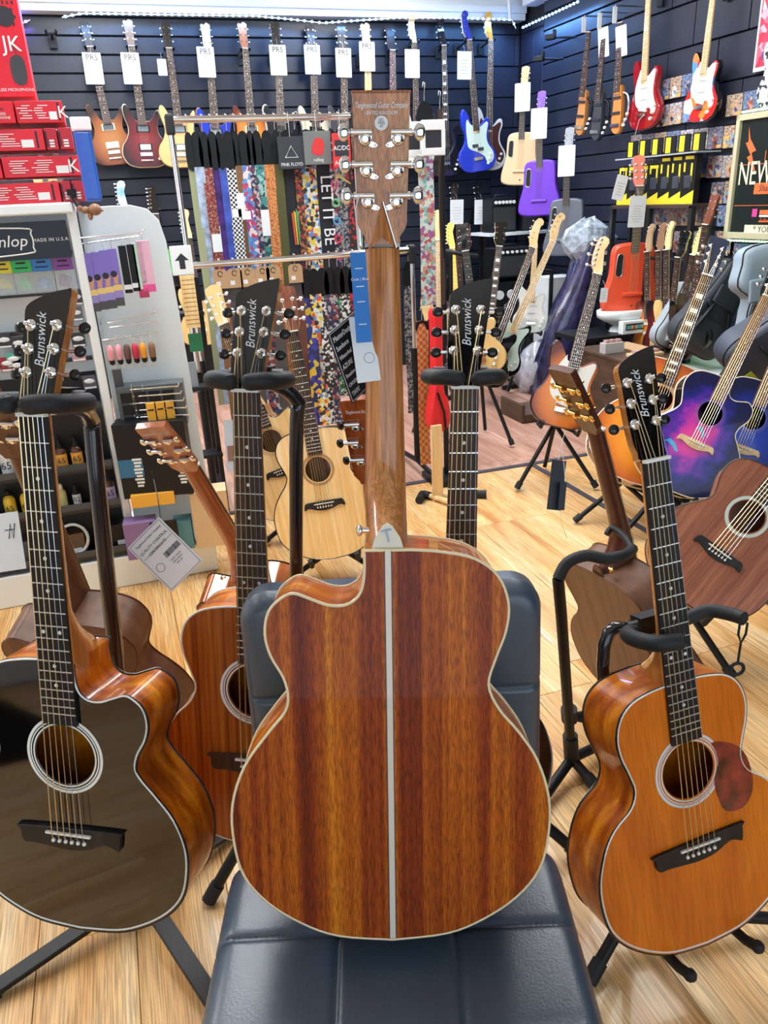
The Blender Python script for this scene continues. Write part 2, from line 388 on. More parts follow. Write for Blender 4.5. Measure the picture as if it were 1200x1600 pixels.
def fretting(root, nut, sl, nfr, wn, we, zend, yf, m, det, dots=True, blocks=False, dotm=None, radius=0):
    f = MB(); f.prism([(-wn, nut), (wn, nut), (we, zend), (-we, zend)], yf, yf+.006, 0, False); fb = f.build('fretboard', m, root)
    wz = lambda z: wn+(we-wn)*(nut-z)/(nut-zend)
    if det > 1:
        src = None
        for k in range(1, nfr+1):
            z = fz(nut, sl, k); w_ = wz(z)
            if src is None:
                q = MB(); q.prism([(-1, -.0009), (1, -.0009), (1, .0009), (-1, .0009)], -.0012, 0, 0, False); src = q.build('fret', FRET, fb); src.matrix_local = T((0, yf, z)) @ Matrix.Diagonal((w_, 1, 1, 1))
            else: share(src, fb, T((0, yf, z)) @ Matrix.Diagonal((w_, 1, 1, 1)))
    else:
        q = MB()
        for k in range(1, nfr+1):
            z = fz(nut, sl, k); w_ = wz(z); t_ = .0007 if det == 0 else .001; q.box((0, yf-(.0002 if det == 0 else .0006), z), (2*w_, .0008 if det == 0 else .0013, 2*t_))
        q.build('frets', FRET, fb, kind='stuff')
    if dots:
        q = MB()
        for k in DOTS:
            if k > nfr: continue
            z = (fz(nut, sl, k)+fz(nut, sl, k-1))/2; w_ = wz(z)
            if blocks: q.box((0, yf-.0002, z), (w_*1.2, .0006, (fz(nut, sl, k-1)-fz(nut, sl, k))*.62))
            elif k == 12:
                for s in (-1, 1): q.cyl((s*w_*.5, yf, z), (s*w_*.5, yf-.0004, z), .003, n=10)
            else: q.cyl((0, yf, z), (0, yf-.0004, z), .003, n=10)
        q.build('position_markers', dotm or IVORY, fb, kind='stuff')
    n_ = MB(); n_.box((0, yf-.001, nut+.0025), (2*wn+.001, .010, .005)); n_.build('nut', IVORY, root)
    return fb
def acoustic(name, label, M, top, side, back, o):
    g = lambda k, d=None: o.get(k, d)
    det = g('det', 1); root = thing(name, label, 'guitar', g('group'), M)
    k, kw, dp = g('k', 1.0), g('kw', 1.0), g('dp', .1); out = body_outline(g('cut'), k, kw, g('upk', 1.0))
    sadz = g('saddle', .213); holez = .345; nut = g('nut', .858); sl = nut-.213
    hole = (0, holez, .05)
    sb = plate(out, hole, 0, top, 'soundboard', root)
    plate(out, None, dp, back, 'back', root)
    s = MB(); s.loft([[(p[0], y, p[1]) for p in out] for y in (0, dp)], 0, True, False); s.build('sides', side, root)
    bt = 4 if det < 2 else 6
    for y, nm in ((0, 'binding'), (dp, 'back_binding')):
        bm_ = MB(); bm_.tube([(p[0], y, p[1]) for p in out], .0022 if det > 1 else .0028, bt, closed=True); b = bm_.build(nm, g('bind', IVORY), root)
        if g('bind2') and det > 1:
            q = MB(); q.tube([(p[0]*.988, y+(-.0016 if y == 0 else .0016), .5-(.5-p[1])*.99) for p in out], .0016, 4, closed=True); q.build('purfling', g('bind2'), b)
    if g('stripe'):
        q = MB(); q.box((0, dp+.0017, .25+.25*(1-k)), (.0075, .001, .495*k)); ce = q.build('centre_stripe', g('stripe'), root)
        q = MB()
        for s_ in (-1, 1): q.box((s_*.0042, dp+.0017, .25+.25*(1-k)), (.0014, .0012, .495*k))
        q.build('stripe_edge', mat('stripe_edge', (.09,.04,.05), .4), ce)
    # rosette, bridge
    rs = g('rose', 'rings'); q = MB()
    if rs == 'rings':
        for a, b_ in ((.0505, .053), (.0555, .0575), (.059, .0635)): ring(q, (0, holez), a, b_, -.0022)
    elif rs == 'wide': ring(q, (0, holez), .052, .062, -.0022)
    else: ring(q, (0, holez), .052, .0545, -.0022); ring(q, (0, holez), .060, .0615, -.0022)
    q.build('rosette', g('rosem', IVORY), root)
    q = MB(); q.tube([(.05*cos(2*pi*i/32), .0, holez+.05*sin(2*pi*i/32)) for i in range(32)], .0018, 5, closed=True); q.build('sound_hole_edge', top, root)
    if g('guard'):
        pg = [(.045,-.035),(.056,-.005),(.053,.02),(.047,.035),(.07,.03),(.1,.012),(.116,-.02),(.12,-.06),(.108,-.088),(.085,-.098),(.06,-.09),(.05,-.065)]
        q = MB(); q.prism([(p.x, p.y+holez) for p in spline(pg, 3)], -.0024, -.0014, 0, False); q.build('pickguard', g('guard'), root)
    br = [(-.078,-.012),(-.072,.012),(-.05,.016),(.05,.016),(.072,.012),(.078,-.012),(.06,-.006),(.03,-.016),(0,-.02),(-.03,-.016),(-.06,-.006)]
    if g('bridge2'): br = [(-.08,-.016),(-.084,.004),(-.078,.012),(.078,.018),(.086,.012),(.084,-.012),(.078,-.012),(.06,-.006),(.03,-.018),(0,-.022),(-.03,-.02),(-.06,-.017)]
    q = MB(); q.prism([(p.x, p.y+sadz-.004) for p in spline(br, 3)], -.009, -.0014, 0, False); bb = q.build('bridge', g('bridge', EBONY), root, bevel=.0015)
    q = MB(); q.box((0, -.0105, sadz+.003), (.076, .005, .0035)); q.build('saddle', IVORY, bb)
    psrc = None
    for i in range(6):
        x = (i-2.5)*.0105
        if det > 0:
            if psrc is None: q = MB(); q.ball((0, 0, 0), .0034, 8); psrc = q.build('bridge_pin', IVORY, bb); psrc.location = (x, -.0105, sadz-.010)
            else: share(psrc, bb, T((x, -.0105, sadz-.010)))
    # neck
    fbw, fbe, zend = .0215, .0285, g('zend', .402); yf = -.0075
    hz = .50
    secs = []
    for z in (.470, .4995, .512, .525, .54, .555, .575, .60, .63, .70, .80, .845, .858):
        wd = fbw+(.028-fbw)*(nut-z)/(nut-.5); wd = min(wd, .028) - .0008
        if z < .51: d = dp*.97
        elif z < .62: d = .022+(dp*.93-.022)*max(0, (.60-z)/.095)**2.2 if z < .6 else .022
        else: d = .021-.003*(z-.62)/.24
        kx = 1 if z > .6 else 1
        secs.append(Dsec(z, wd, d, -.002, 12, 1.0 if d < .03 else .7))
    q = MB(); q.loft(secs); q.build('neck', g('neck', NECKW), root)
    if g('heelcap'):
        q = MB(); q.prism([(-.019,.499),(.019,.499),(.015,.512),(.006,.526),(0,.530),(-.006,.526),(-.015,.512)], dp*.93-.001, dp*.93+.003, 0, False); q.build('heel_cap', g('heelcap'), root)
    if g('button'):
        bx, bz = g('button'); q = MB(); q.cyl((0, 0, 0), (0, .01, 0), .0035, .003); q.ball((0, .013, 0), (.007, .004, .007), 12)
        b = q.build('strap_button', CHROME, root); b.matrix_local = T((bx, g('buty', .05), bz)) @ (RZ(90) if bx < 0 else RZ(-90))
    fb = fretting(root, nut, sl, 20, fbw, fbe, zend, yf, g('fb', ROSE), det, g('dots', True), g('blocks', False), radius=0)
    hk = g('head', 'round'); flip = g('flip', 1)
    Mh = make_head(root, hk, nut+.004, 12, g('face', ROSE), g('neck', NECKW), g('tun', CHROME), g('key', g('tun', CHROME)), det, .015, True, g('tstyle', 'oval'), flip, g('hs', (1, 1)))
    # strings
    if det > 0:
        hs = g('hs', (1, 1)); _, Lp, Rp = HEADS[hk]; posts = [Lp[0], Lp[1], Lp[2], Rp[2], Rp[1], Rp[0]]
        for i in range(6):
            x = (i-2.5)*.0105; xn = (i-2.5)*.0072; px, pz = posts[i]; P = Mh @ V((px*.001*flip*hs[0], -.008, pz*.001*hs[1]))
            q = MB(); r_ = (.0009, .00085, .0008, .0007, .0005, .0005)[i]
            q.tube([(x, -.0105, sadz-.009), (x, -.0135, sadz+.003), (xn, yf-.005, nut+.002), P], r_, 4); q.build('string', BRONZE if i < 4 else STEEL, root)
    else:
        q = MB()
        for i in range(6): q.tube([((i-2.5)*.0105, -.0135, sadz+.003), ((i-2.5)*.0072, yf-.005, nut+.002)], .0008, 3)
        q.build('strings', BRONZE, root, kind='stuff')
    return root, Mh

# ------------------------------------------------------------------ solid-body electric guitar or bass
EB = {
 'strat': [(0,0),(.07,.004),(.125,.03),(.158,.08),(.155,.13),(.125,.175),(.106,.215),(.11,.26),(.122,.30),(.115,.335),(.095,.345),(.07,.33),(.045,.31),(.03,.31),(-.03,.31),(-.045,.335),(-.065,.37),(-.09,.40),(-.112,.40),(-.125,.37),(-.122,.32),(-.108,.27),(-.105,.23),(-.125,.18),(-.152,.14),(-.158,.08),(-.125,.03),(-.07,.004)],
 'prs': [(0,0),(.07,.002),(.125,.025),(.158,.075),(.158,.12),(.135,.165),(.108,.20),(.098,.24),(.11,.29),(.122,.335),(.115,.36),(.098,.35),(.078,.318),(.05,.292),(.03,.292),(-.03,.292),(-.05,.31),(-.066,.35),(-.088,.39),(-.108,.395),(-.12,.37),(-.115,.32),(-.1,.27),(-.1,.225),(-.12,.18),(-.15,.14),(-.16,.08),(-.13,.025),(-.07,.002)],
 'pbass': [(0,0),(.07,.0),(.135,.025),(.168,.08),(.16,.14),(.125,.19),(.105,.24),(.11,.30),(.13,.35),(.122,.39),(.098,.395),(.07,.365),(.045,.345),(.03,.345),(-.03,.345),(-.045,.375),(-.06,.43),(-.085,.475),(-.108,.475),(-.122,.43),(-.118,.36),(-.1,.30),(-.1,.25),(-.125,.20),(-.165,.15),(-.168,.08),(-.13,.02),(-.07,-.002)],
 'single': [(0,0),(.08,.004),(.14,.03),(.165,.08),(.16,.13),(.125,.18),(.105,.215),(.11,.26),(.125,.295),(.115,.325),(.09,.33),(.06,.31),(.04,.30),(.03,.31),(-.03,.33),(-.07,.335),(-.115,.32),(-.135,.28),(-.125,.23),(-.11,.20),(-.13,.16),(-.165,.12),(-.165,.07),(-.13,.025),(-.07,.002)],
 'slim': [(0,0),(.03,.004),(.045,.03),(.05,.1),(.046,.2),(.04,.28),(.028,.32),(-.028,.32),(-.035,.28),(-.03,.2),(-.04,.1),(-.035,.03)],
}
GUARDS = {
 'strat': [(.02,.30),(.045,.302),(.075,.322),(.098,.33),(.105,.31),(.095,.26),(.09,.215),(.10,.17),(.12,.13),(.122,.10),(.10,.075),(.08,.10),(.06,.12),(.0,.12),(-.045,.125),(-.075,.15),(-.088,.19),(-.088,.24),(-.075,.28),(-.055,.32),(-.04,.345),(-.035,.32)],
 'pbass': [(.03,.335),(.07,.355),(.1,.37),(.112,.35),(.095,.30),(.088,.24),(.105,.19),(.135,.15),(.145,.10),(.12,.06),(.08,.065),(.06,.11),(.0,.15),(-.05,.17),(-.085,.2),(-.088,.26),(-.09,.32),(-.085,.38),(-.07,.40),(-.045,.36)],
}
def electric(name, label, M, body, o):
    g = lambda k, d=None: o.get(k, d)
    det = g('det', 0); root = thing(name, label, g('cat', 'guitar'), g('group'), M)
    sh = g('shape', 'strat'); bass = g('bass', False); out = spline(EB[sh], 3); th = g('th', .042)
    top = [(p.x, p.y) for p in out]; inset = [(p[0]*.965, .18+(p[1]-.18)*.97) for p in top]
    b = MB(); a0 = [(p[0], .006, p[1]) for p in top]; a1 = [(p[0], th-.006, p[1]) for p in top]
    b.loft([[(p[0], 0, p[1]) for p in inset], a0, a1, [(p[0], th, p[1]) for p in inset]], 1, True)
    for k in (len(b.f)-2,): b.mi[k] = 0
    b.build('body', [body, g('edge', body)], root)
    sl = .86 if bass else .648; sad = .095 if bass else .085
    if sh == 'pbass': sad = .10
    if sh == 'slim': sad = .06
    nut = sad+sl; yf = -.010; jz = {'strat': .31, 'prs': .292, 'pbass': .345, 'single': .32, 'slim': .31}[sh]
    secs = [Dsec(z, wd, d, yf+.004) for z, wd, d in ((jz-.05, .027, .022), (jz+.03, .0265, .024), (jz+.08, .026, .0185), (nut-.03, .0205, .017), (nut, .0205, .016))]
    q = MB(); q.loft(secs); q.build('neck', g('neck', MAPLE), root)
    fm = g('fb', ROSE); fretting(root, nut, sl, 21, .0205, .0275, jz-.035, yf, fm, det, True, g('blocks', False), dotm=(INK if fm is MAPLE else IVORY))
    if g('guard') and sh in GUARDS:
        q = MB(); q.prism([(p.x, p.y) for p in spline(GUARDS[sh], 2)], -.0022, .0004, 0, False); q.build('pickguard', g('guard'), root)
    pk = g('pick', 'hum' if sh in ('prs', 'single') else 'sss')
    pm = g('pickm', CHROME if pk == 'hum' else IVORY); zs = {'hum': ((.13, 0), (.245, 0)), 'sss': ((.115, 12), (.18, 0), (.245, 0)), 'p': ((.185, 0),), 'j': ((.14, 0), (.24, 0))}[pk]
    for z, a in zs:
        q = MB(); Mp = T((0, 0, z)) @ RY(a)
        if pk == 'hum': q.box((0, -.003, 0), (.088, .006, .042), 1, Mp); q.box((0, -.006, 0), (.07, .008, .034), 0, Mp)
        elif pk == 'p': q.box((-.02, -.004, .014), (.05, .01, .024), 1, Mp); q.box((.026, -.004, -.014), (.05, .01, .024), 1, Mp)
        else: q.box((0, -.004, 0), (.078, .008, .018), 0, Mp)
        q.build('pickup', [pm, g('ringm', CREAM if pk == 'hum' and g('creamring', 0) else BINDB)], root)
    q = MB(); q.box((0, -.005, sad), (.08, .012, .022)); 
    if pk == 'hum': q.cyl((-.04, -.008, sad-.04), (.04, -.008, sad-.04), .006, n=8)
    q.build('bridge', CHROME, root)
    if g('arm'): q = MB(); q.tube([(.03, -.01, sad), (.0, -.025, sad-.03), (-.035, -.03, sad-.13)], .0035, 6); q.build('tremolo_arm', CHROME, root)
    q = MB()
    for x, z in ((.1, .09), (.085, .055), (.115, .125)): q.cyl((x, -.001, z), (x, -.014, z), .011, .009, n=10)
    q.build('control_knobs', g('knob', IVORY), root, kind='stuff')
    if not g('headless'):
        make_head(root, g('head', 'strat'), nut+.002, 4, g('face', g('neck', MAPLE)), g('neck', MAPLE), g('tun', CHROME), CHROME, det, .014, True, 'oval', g('flip', 1))
    q = MB(); ns = 4 if bass else 6
    for i in range(ns): q.tube([((i-(ns-1)/2)*(.018 if bass else .0105), -.014, sad), ((i-(ns-1)/2)*(.011 if bass else .007), yf-.003, nut)], .0006 if bass else .0003, 3)
    q.build('strings', STEEL, root, kind='stuff')
    return root

def price_tag(label, P, up, front, w_=.062, h=.095, head='', lines=6, group='white price cards on hanging guitars', m=None):
    M = frame(P, P+up, front); root = thing('price_tag', label, 'price tag', group, M)
    q = MB(); q.prism([(-w_/2+.004,-h),(w_/2-.004,-h),(w_/2,-h+.004),(w_/2,-.004),(w_/2-.004,0),(-w_/2+.004,0),(-w_/2,-.004),(-w_/2,-h+.004)], 0, .001, 0, False); q.build('card', m or PAPER, root)
    q = MB()
    for k in range(lines): wl = w_*random.uniform(.35, .7); q.box((0, -.0003, -h*(.32+.58*k/max(1, lines))), (wl, .0004, .0016))
    if lines: q.build('print', mat('print_grey', (.18,.18,.22), .6), root, kind='stuff')
    if head: text(head, w_*.42, T((0, -.0005, -h*.16)), INK, root)
    q = MB(); q.tube([(0, .0005, -.003), (.001, .006, .02), (0, .03, .045)], .0006, 3); q.build('tie', PAPER, root)
    return root

# ================================================================== the shop
WALLM = mat('navy_block_paint', (.012,.014,.03), .5, bump=.5, bscale=90)
BLOCKM = mat('charcoal_block_paint', (.012,.018,.03), .55, bump=.8, bscale=70)
SLATM = mat('slatwall_board', (.012,.018,.032), .38, var=.15, bscale=5)
SLATR = mat('slatwall_blue_grey', (.022,.028,.05), .4, var=.15, bscale=5)
DARK = mat('dark_gap', (.004,.005,.007), .7)
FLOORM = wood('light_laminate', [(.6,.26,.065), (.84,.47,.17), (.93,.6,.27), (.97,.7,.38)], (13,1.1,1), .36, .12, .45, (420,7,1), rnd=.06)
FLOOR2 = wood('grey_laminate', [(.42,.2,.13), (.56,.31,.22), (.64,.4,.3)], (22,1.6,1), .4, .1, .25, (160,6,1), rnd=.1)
def W(s, t, z=0.0): return CAM*0 + UX*s + NX*t + V((0, 0, z))       # room coordinates: s along the back wall, t out of it (camera at 0,0)
RM = Matrix.Rotation(TH, 4, 'Z')                                    # local x = along the back wall, local y = towards the back wall
def room(name, mb, m, parent=None, bevel=0, kind='structure'):
    o = mb.build(name, m, parent, bevel)
    if parent is None: o.matrix_world = RM
    if kind and parent is None: o['kind'] = kind
    return o
S0, S1, T0, T1 = -3.0, CORNER.dot(UX), -WALL, 1.7                   # extent of the room in s and t (y = -t in room axes)
f = MB(); f.box(((S0+S1)/2, -(T0+T1)/2, -.06), (S1-S0+.3, T1-T0+.3, .10)); floor = room('floor', f, mat('underlay', (.35,.2,.09), .6))
LINE_T, LINE_S = -3.52, 2.0
def planks(x0, x1, y0, y1, m, wd, ln, mx):
    q = MB(); q.box((0, 0, -.004), (wd-.0016, ln-.0016, .0079)); src = q.build('plank', m, floor, bevel=.0007, seg=1); first = True; cnt = 0
    nx = int(math.ceil((x1-x0)/wd))
    for i in range(nx):
        y = y0 - random.choice((0, .3, .6, .9))*ln
        while y < y1:
            a, b = max(y, y0), min(y+ln, y1)
            if b-a > .03:
                M = T((x0+(i+.5)*wd, (a+b)/2, .0)) @ Matrix.Diagonal((1, (b-a)/ln, 1, 1))
                if first: src.matrix_local = M; first = False
                else: share(src, floor, M)
                cnt += 1
            y += ln
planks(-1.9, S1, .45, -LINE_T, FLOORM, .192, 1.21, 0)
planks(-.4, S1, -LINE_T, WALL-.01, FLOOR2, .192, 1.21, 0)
q = MB(); q.box(((S0-1.9)/2, 2.0, -.002), (-1.9-S0, 3.9, .004)); q.box(((S0+S1)/2, (.45-T1)/2+0.0, -.002), (S1-S0, T1+.45, .004)); q.box(((S0-.4)/2, (WALL-LINE_T)/2, -.002), (-.4-S0, WALL+LINE_T, .004))
q.build('floor_covering', FLOORM, floor)
STRIP = mat('joint_strip', (.05,.045,.06), .5)
q = MB(); q.box((( -.4+S1)/2, -LINE_T, .002), (S1+.4, .035, .006)); room('trim_1', q, STRIP)
q = MB(); q.box((LINE_S, (-LINE_T+1.2)/2, .002), (.03, -LINE_T-1.2, .006)); room('trim_2', q, STRIP)
HGT = 2.98
q = MB(); q.box(((S0+S1)/2, WALL+.1, HGT/2), (S1-S0+.4, .14, HGT)); wb = room('wall_back', q, DARK)
q = MB(); q.box((S1+.1, -(T0+T1)/2, HGT/2), (.14, T1-T0+.2, HGT)); wr = room('wall_right', q, DARK)
q = MB(); q.box((S0-.1, -(T0+T1)/2, HGT/2), (.14, T1-T0+.2, HGT)); room('wall_left', q, mat('white_wall', (.7,.73,.76), .6))
q = MB(); q.box(((S0+S1)/2, -T1-.1, .25), (S1-S0+.4, .14, .5)); q.box(((S0+S1)/2, -T1-.1, 2.75), (S1-S0+.4, .14, .5))
q.box((S0+.3, -T1-.1, HGT/2), (.6, .14, HGT)); q.box((S1-.4, -T1-.1, HGT/2), (.9, .14, HGT)); room('wall_front', q, mat('front_wall', (.05,.05,.06), .6))
q = MB(); q.box(((S0+S1)/2, -(T0+T1)/2, HGT+.05), (S1-S0+.4, T1-T0+.4, .1)); ce = room('ceiling', q, mat('ceiling_white', (.8,.82,.84), .7))
# slats of the back wall and of the right wall, painted blocks elsewhere
def boards(parent, m, x0, x1, z0, z1, pitch, place):
    q = MB(); q.box((0, 0, 0), (x1-x0, .018, pitch-.011)); src = q.build('slat', m, parent, bevel=.002, seg=1)
    k = 0; z = z0
    while z < z1:
        M = place((x0+x1)/2, z+pitch/2)
        if k == 0: src.matrix_local = M
        else: share(src, parent, M)
        z += pitch; k += 1
def blocks(parent, m, x0, x1, z0, z1, bwid, bh, place):
    q = MB(); q.box((0, 0, 0), (bwid-.008, .02, bh-.008)); src = None; r = 0; z = z0
    while z < z1-.03:
        x = x0-(bwid/2 if r % 2 else 0)
        while x < x1:
            a, b = max(x, x0), min(x+bwid, x1); h = min(bh, z1-z)
            if b-a > .03:
                M = place((a+b)/2, z+h/2) @ Matrix.Diagonal(((b-a)/bwid, 1, h/bh, 1))
                if src is None: src = q.build('block', m, parent, bevel=.003, seg=1); src.matrix_local = M
                else: share(src, parent, M)
            x += bwid
        z += bh; r += 1
pb = lambda s, z: T((s, WALL+.02, z))
PR = lambda t, z: T((S1+.02, WALL-t, z)) @ RZ(90)
boards(wb, SLATM, -.28, S1-.25, .35, 2.62, .1135, pb)
blocks(wb, BLOCKM, -1.6, -.28, .6, 2.62, .42, .225, pb)
blocks(wb, WALLM, S1-.25, S1, .3, 2.62, .42, .225, pb)
blocks(wr, WALLM, 0, .36, .3, 2.62, .42, .225, PR)
boards(wr, SLATR, .36, 1.66, .35, 2.75, .1135, PR)
blocks(wr, WALLM, 1.66, 4.0, .3, 2.98, .44, .228, PR)
q = MB(); q.box(((S0+S1)/2, WALL-.01, 2.80), (S1-S0, .16, .34)); q.box(((S0+S1)/2, WALL-.03, 2.70), (S1-S0, .16, .05)); room('trim_3', q, mat('fascia_white', (.8,.88,.94), .5), bevel=.004)
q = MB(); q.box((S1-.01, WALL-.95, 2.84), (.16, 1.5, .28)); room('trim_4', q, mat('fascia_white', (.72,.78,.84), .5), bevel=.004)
# coloured light strip along the fascia
def strip(name, label, pts, col, step=.045, rad=.0062, power=0, base=None):
    root = thing(name, label, 'light strip'); q = MB()
    q.tube(pts, .004, 4); q.build('strip_tape', base or IVORY, root)
    q = MB(); lit = mat('led_'+name+str(col), col, .5, emis=14)
    for a, b in zip(pts, pts[1:]):
        n = max(1, int((b-a).length/step))
        for k in range(n): p = a.lerp(b, (k+.5)/n); q.box(p+V((0, -.006, 0)), (rad*2,)*3)
    q.build('diodes', lit, root, kind='stuff')
    if power:
        for a, b in zip(pts, pts[1:]):
            ld = bpy.data.lights.new('glow', 'AREA'); ld.shape = 'RECTANGLE'; ld.size = (b-a).length; ld.size_y = .02; ld.energy = power*(b-a).length; ld.color = col
            o = bpy.data.objects.new('strip_glow', ld); COL.objects.link(o); o.parent = root
            x = (b-a).normalized(); z = V((0, 0, 1)); y = z.cross(x)
            o.matrix_world = Matrix.Translation((a+b)/2 - z*.02) @ Matrix((x, y, z)).transposed().to_4x4()
FZ = 2.615
def wf(x, y): return bw(x, y, .15)
strip('light_strip', 'blue light strip along the white fascia above the hanging guitars', [wf(*p) for p in ((97,27),(130,21),(400,25),(470,32),(505,36),(620,28),(700,28),(800,31),(806,44))], (.16,.42,1.0), power=5)
strip('light_strip', 'blue light strip rising along the top of the right slatted wall', [rw(*p, .09) for p in ((815,44),(845,30),(905,2))], (.16,.42,1.0), power=6)
strip('light_strip', 'violet light strip on the dark blocks above the red boxes', [bw(*p, .03) for p in ((5,46),(22,42),(47,31))], (.2,.1,1.0), power=3)
# ceiling panels
PANM = mat('panel_diffuser', (.95,.98,1.0), .5, emis=11)
ni = 0
for s, t in [(s, t) for s in (-1.7, .2, 2.1) for t in (-5.2, -3.9, -2.5)]:
    if 1:
        ni += 1; r_ = thing('ceiling_light', 'flat white lit panel set in the shop ceiling', 'ceiling light', 'ceiling light panels'); r_.matrix_world = RM @ T((s, -t, HGT))
        q = MB(); q.box((0, 0, -.012), (.60, 1.2, .006)); q.build('diffuser', PANM, r_)
        q = MB()
        for a, b, c_, d_ in ((0, .61, .64, .025), (0, -.61, .64, .025), (.31, 0, .025, 1.2), (-.31, 0, .025, 1.2)): q.box((a, b, -.012), (c_, d_, .022))
        q.build('frame', WHITE, r_)
# conduit hanging near the corner
q = MB(); q.tube([bw(795, 0, .2), bw(797, 30, .2)], .012, 8); tag(q.build('conduit', WHITE), 'short white pipe running up by the far corner', 'pipe')

# ================================================================== near guitars
def facing(a): return V((-sin(R(a)), -cos(R(a)), 0))      # a > 0 turns the front towards the picture's left
# 1 the guitar seen from behind
A, B = pose((614, 1467), (606, 860), .498, 14.5)
M = frame(A, B, V((.0, 1, 0))) @ T((0, -.1, 0))
BONE = mat('cream_binding', (.8,.68,.42), .35, coat=.5)
main, Mh = acoustic('acoustic_guitar', 'large glossy striped mahogany acoustic guitar seen from behind, propped on the black chair', M, SPRUCE, SAPELE, MAHOG,
    dict(det=2, cut='R', head='flare', tstyle='kidney', nut=.862, hs=(.88, .90), kw=.975, bind=BONE, stripe=mat('bone_stripe', (.72,.64,.52), .4, coat=.6), neck=NECKW, heelcap=mat('heel_cap_white', (.75,.7,.55), .3), tun=CHROME, face=ROSE, button=None))
HB = Mh @ T((0, .0153, 0)) @ RZ(180)
text('Tanglewood Guitar Company', .0088, HB @ T((0, 0, .1505)), WINK, main, shear=.35, sx=.58)
text('UNITED KINGDOM', .0055, HB @ T((0, 0, .1425)), WINK, main, sx=.8)
st_ = thing('inspection_sticker', 'small round white inspection sticker on the back of the flared headstock', 'sticker', M=M @ HB @ T((0, 0, .132)))
q = MB(); disc(q, (0, 0), .0078, -.0006, 0, 24); ss = q.build('sticker', PAPER, st_)
for k, tx in enumerate(('QC', 'PASS', '07')): text(tx, .004, T((0, -.0008, .0035-.0035*k)), INK, st_, ext=.0001)
# carved volute and the bright line along it
q = MB(Mh @ T((0, .015, 0)))
q.add([(-.0175,-.001,-.008),(0,.0085,.008),(.0175,-.001,-.008),(0,.0005,.048),(-.012,-.004,.006),(.012,-.004,.006)], [(0,1,3),(3,1,2),(0,4,1),(1,5,2)])
q.build('volute', NECKW, main)
q = MB(Mh @ T((0, .0165, 0))); q.cyl((-.001, .0005, .047), (-.0172, .001, -.005), .0011, n=6); q.build('volute_line', CHROME, main)
text('T', .022, T((0, .0975, .514)) @ RZ(180) @ RY(-12), mat('pencil_blue', (.35,.42,.6), .6), main, name='pencil_mark')
q = MB(); q.cyl((0, 0, 0), (0, .008, 0), .004, .0035); q.ball((0, .011, 0), (.0075, .004, .0075), 14); b = q.build('strap_button', CHROME, main); b.matrix_local = T((.0225, .078, .519)) @ RZ(-80)
# 2 black cutaway at the left
A, B = pose((113, 1300), (56, 650), .645, 10)
M = frame(A, B, facing(12), .213)
BR = dict(det=2, head='slant', hs=(1, .93), k=.924, kw=.955, upk=.97, tun=CHROME, key=BINDB, face=BLACK, neck=wood('brunswick_neck', [(.42,.14,.03),(.56,.22,.05),(.66,.3,.08)], (50,50,2), .25, .9, .2), bind2=IVORY, bind=BINDB, bridge2=True, zend=.398)
blk, Mh = acoustic('acoustic_guitar', 'black cutaway acoustic guitar with orange mahogany sides, hanging at the left', M, BLACK, SAPELE, SAPELE, dict(BR, cut='R', bind=BINDB, fb=EBONY, bridge=EBONY))
LOGO = T((.004, -.0022, .10))
def logo(root, Mh): text('Brunswick', .021, Mh @ T((.004, -.0022, .10)) @ RY(-90), WINK, root, shear=.3, sx=.85)
logo(blk, Mh)
BLK_M, BLK_H = M, Mh
# 3 cedar at the centre left
A, B = pose((400, 1080), (386, 612), .513, 8)
M = frame(A, B, facing(9), .345)
ced, Mh = acoustic('acoustic_guitar', 'reddish brown cedar acoustic guitar hanging half hidden behind the chair back', M, CEDAR, SAPELE, SAPELE, dict(dict(BR, kw=.91), fb=ROSE, bridge=ROSE, bind=mat('thin_white_binding', (.7,.66,.6), .4), bind2=None))
logo(ced, Mh); CED_M = M
# 4 dark one at the centre right
A, B = pose((720, 853), (726, 607), .261*1.08, 9)
M = frame(A, B, facing(-1), .597, L=.261)
drk, Mh = acoustic('acoustic_guitar', 'dark sunburst acoustic guitar hanging behind the chair, rosewood neck showing', M, burst('dark_burst', [(.2,(.3,.09,.02)), (.6,(.12,.03,.01)), (.8,(.012,.008,.006))], (0,.2)), SAPELE, SAPELE, dict(dict(BR, kw=.87), fb=ROSE, bind=IVORY, bind2=BINDB, neck=mat('dark_neck', (.05,.02,.015), .25, coat=.8)))
logo(drk, Mh); DRK_M = M
# 5 amber at the right
A, B = pose((1088, 1318), (1021, 720), .645, 13)
M = frame(A, B, facing(-17), .213)
amb, Mh = acoustic('acoustic_guitar', 'amber gloss acoustic guitar with a red tortoiseshell pickguard at the right', M, AMBER, SAPELE, SAPELE,
   dict(BR, fb=EBONY, k=.95, kw=.93, upk=.9, guard=mat('tortoise', (.2,.02,.012), .2, coat=.6, var=.8, bscale=28), rosem=mat('pale_ring', (.7,.72,.74), .4)))
logo(amb, Mh); AMB_M = M
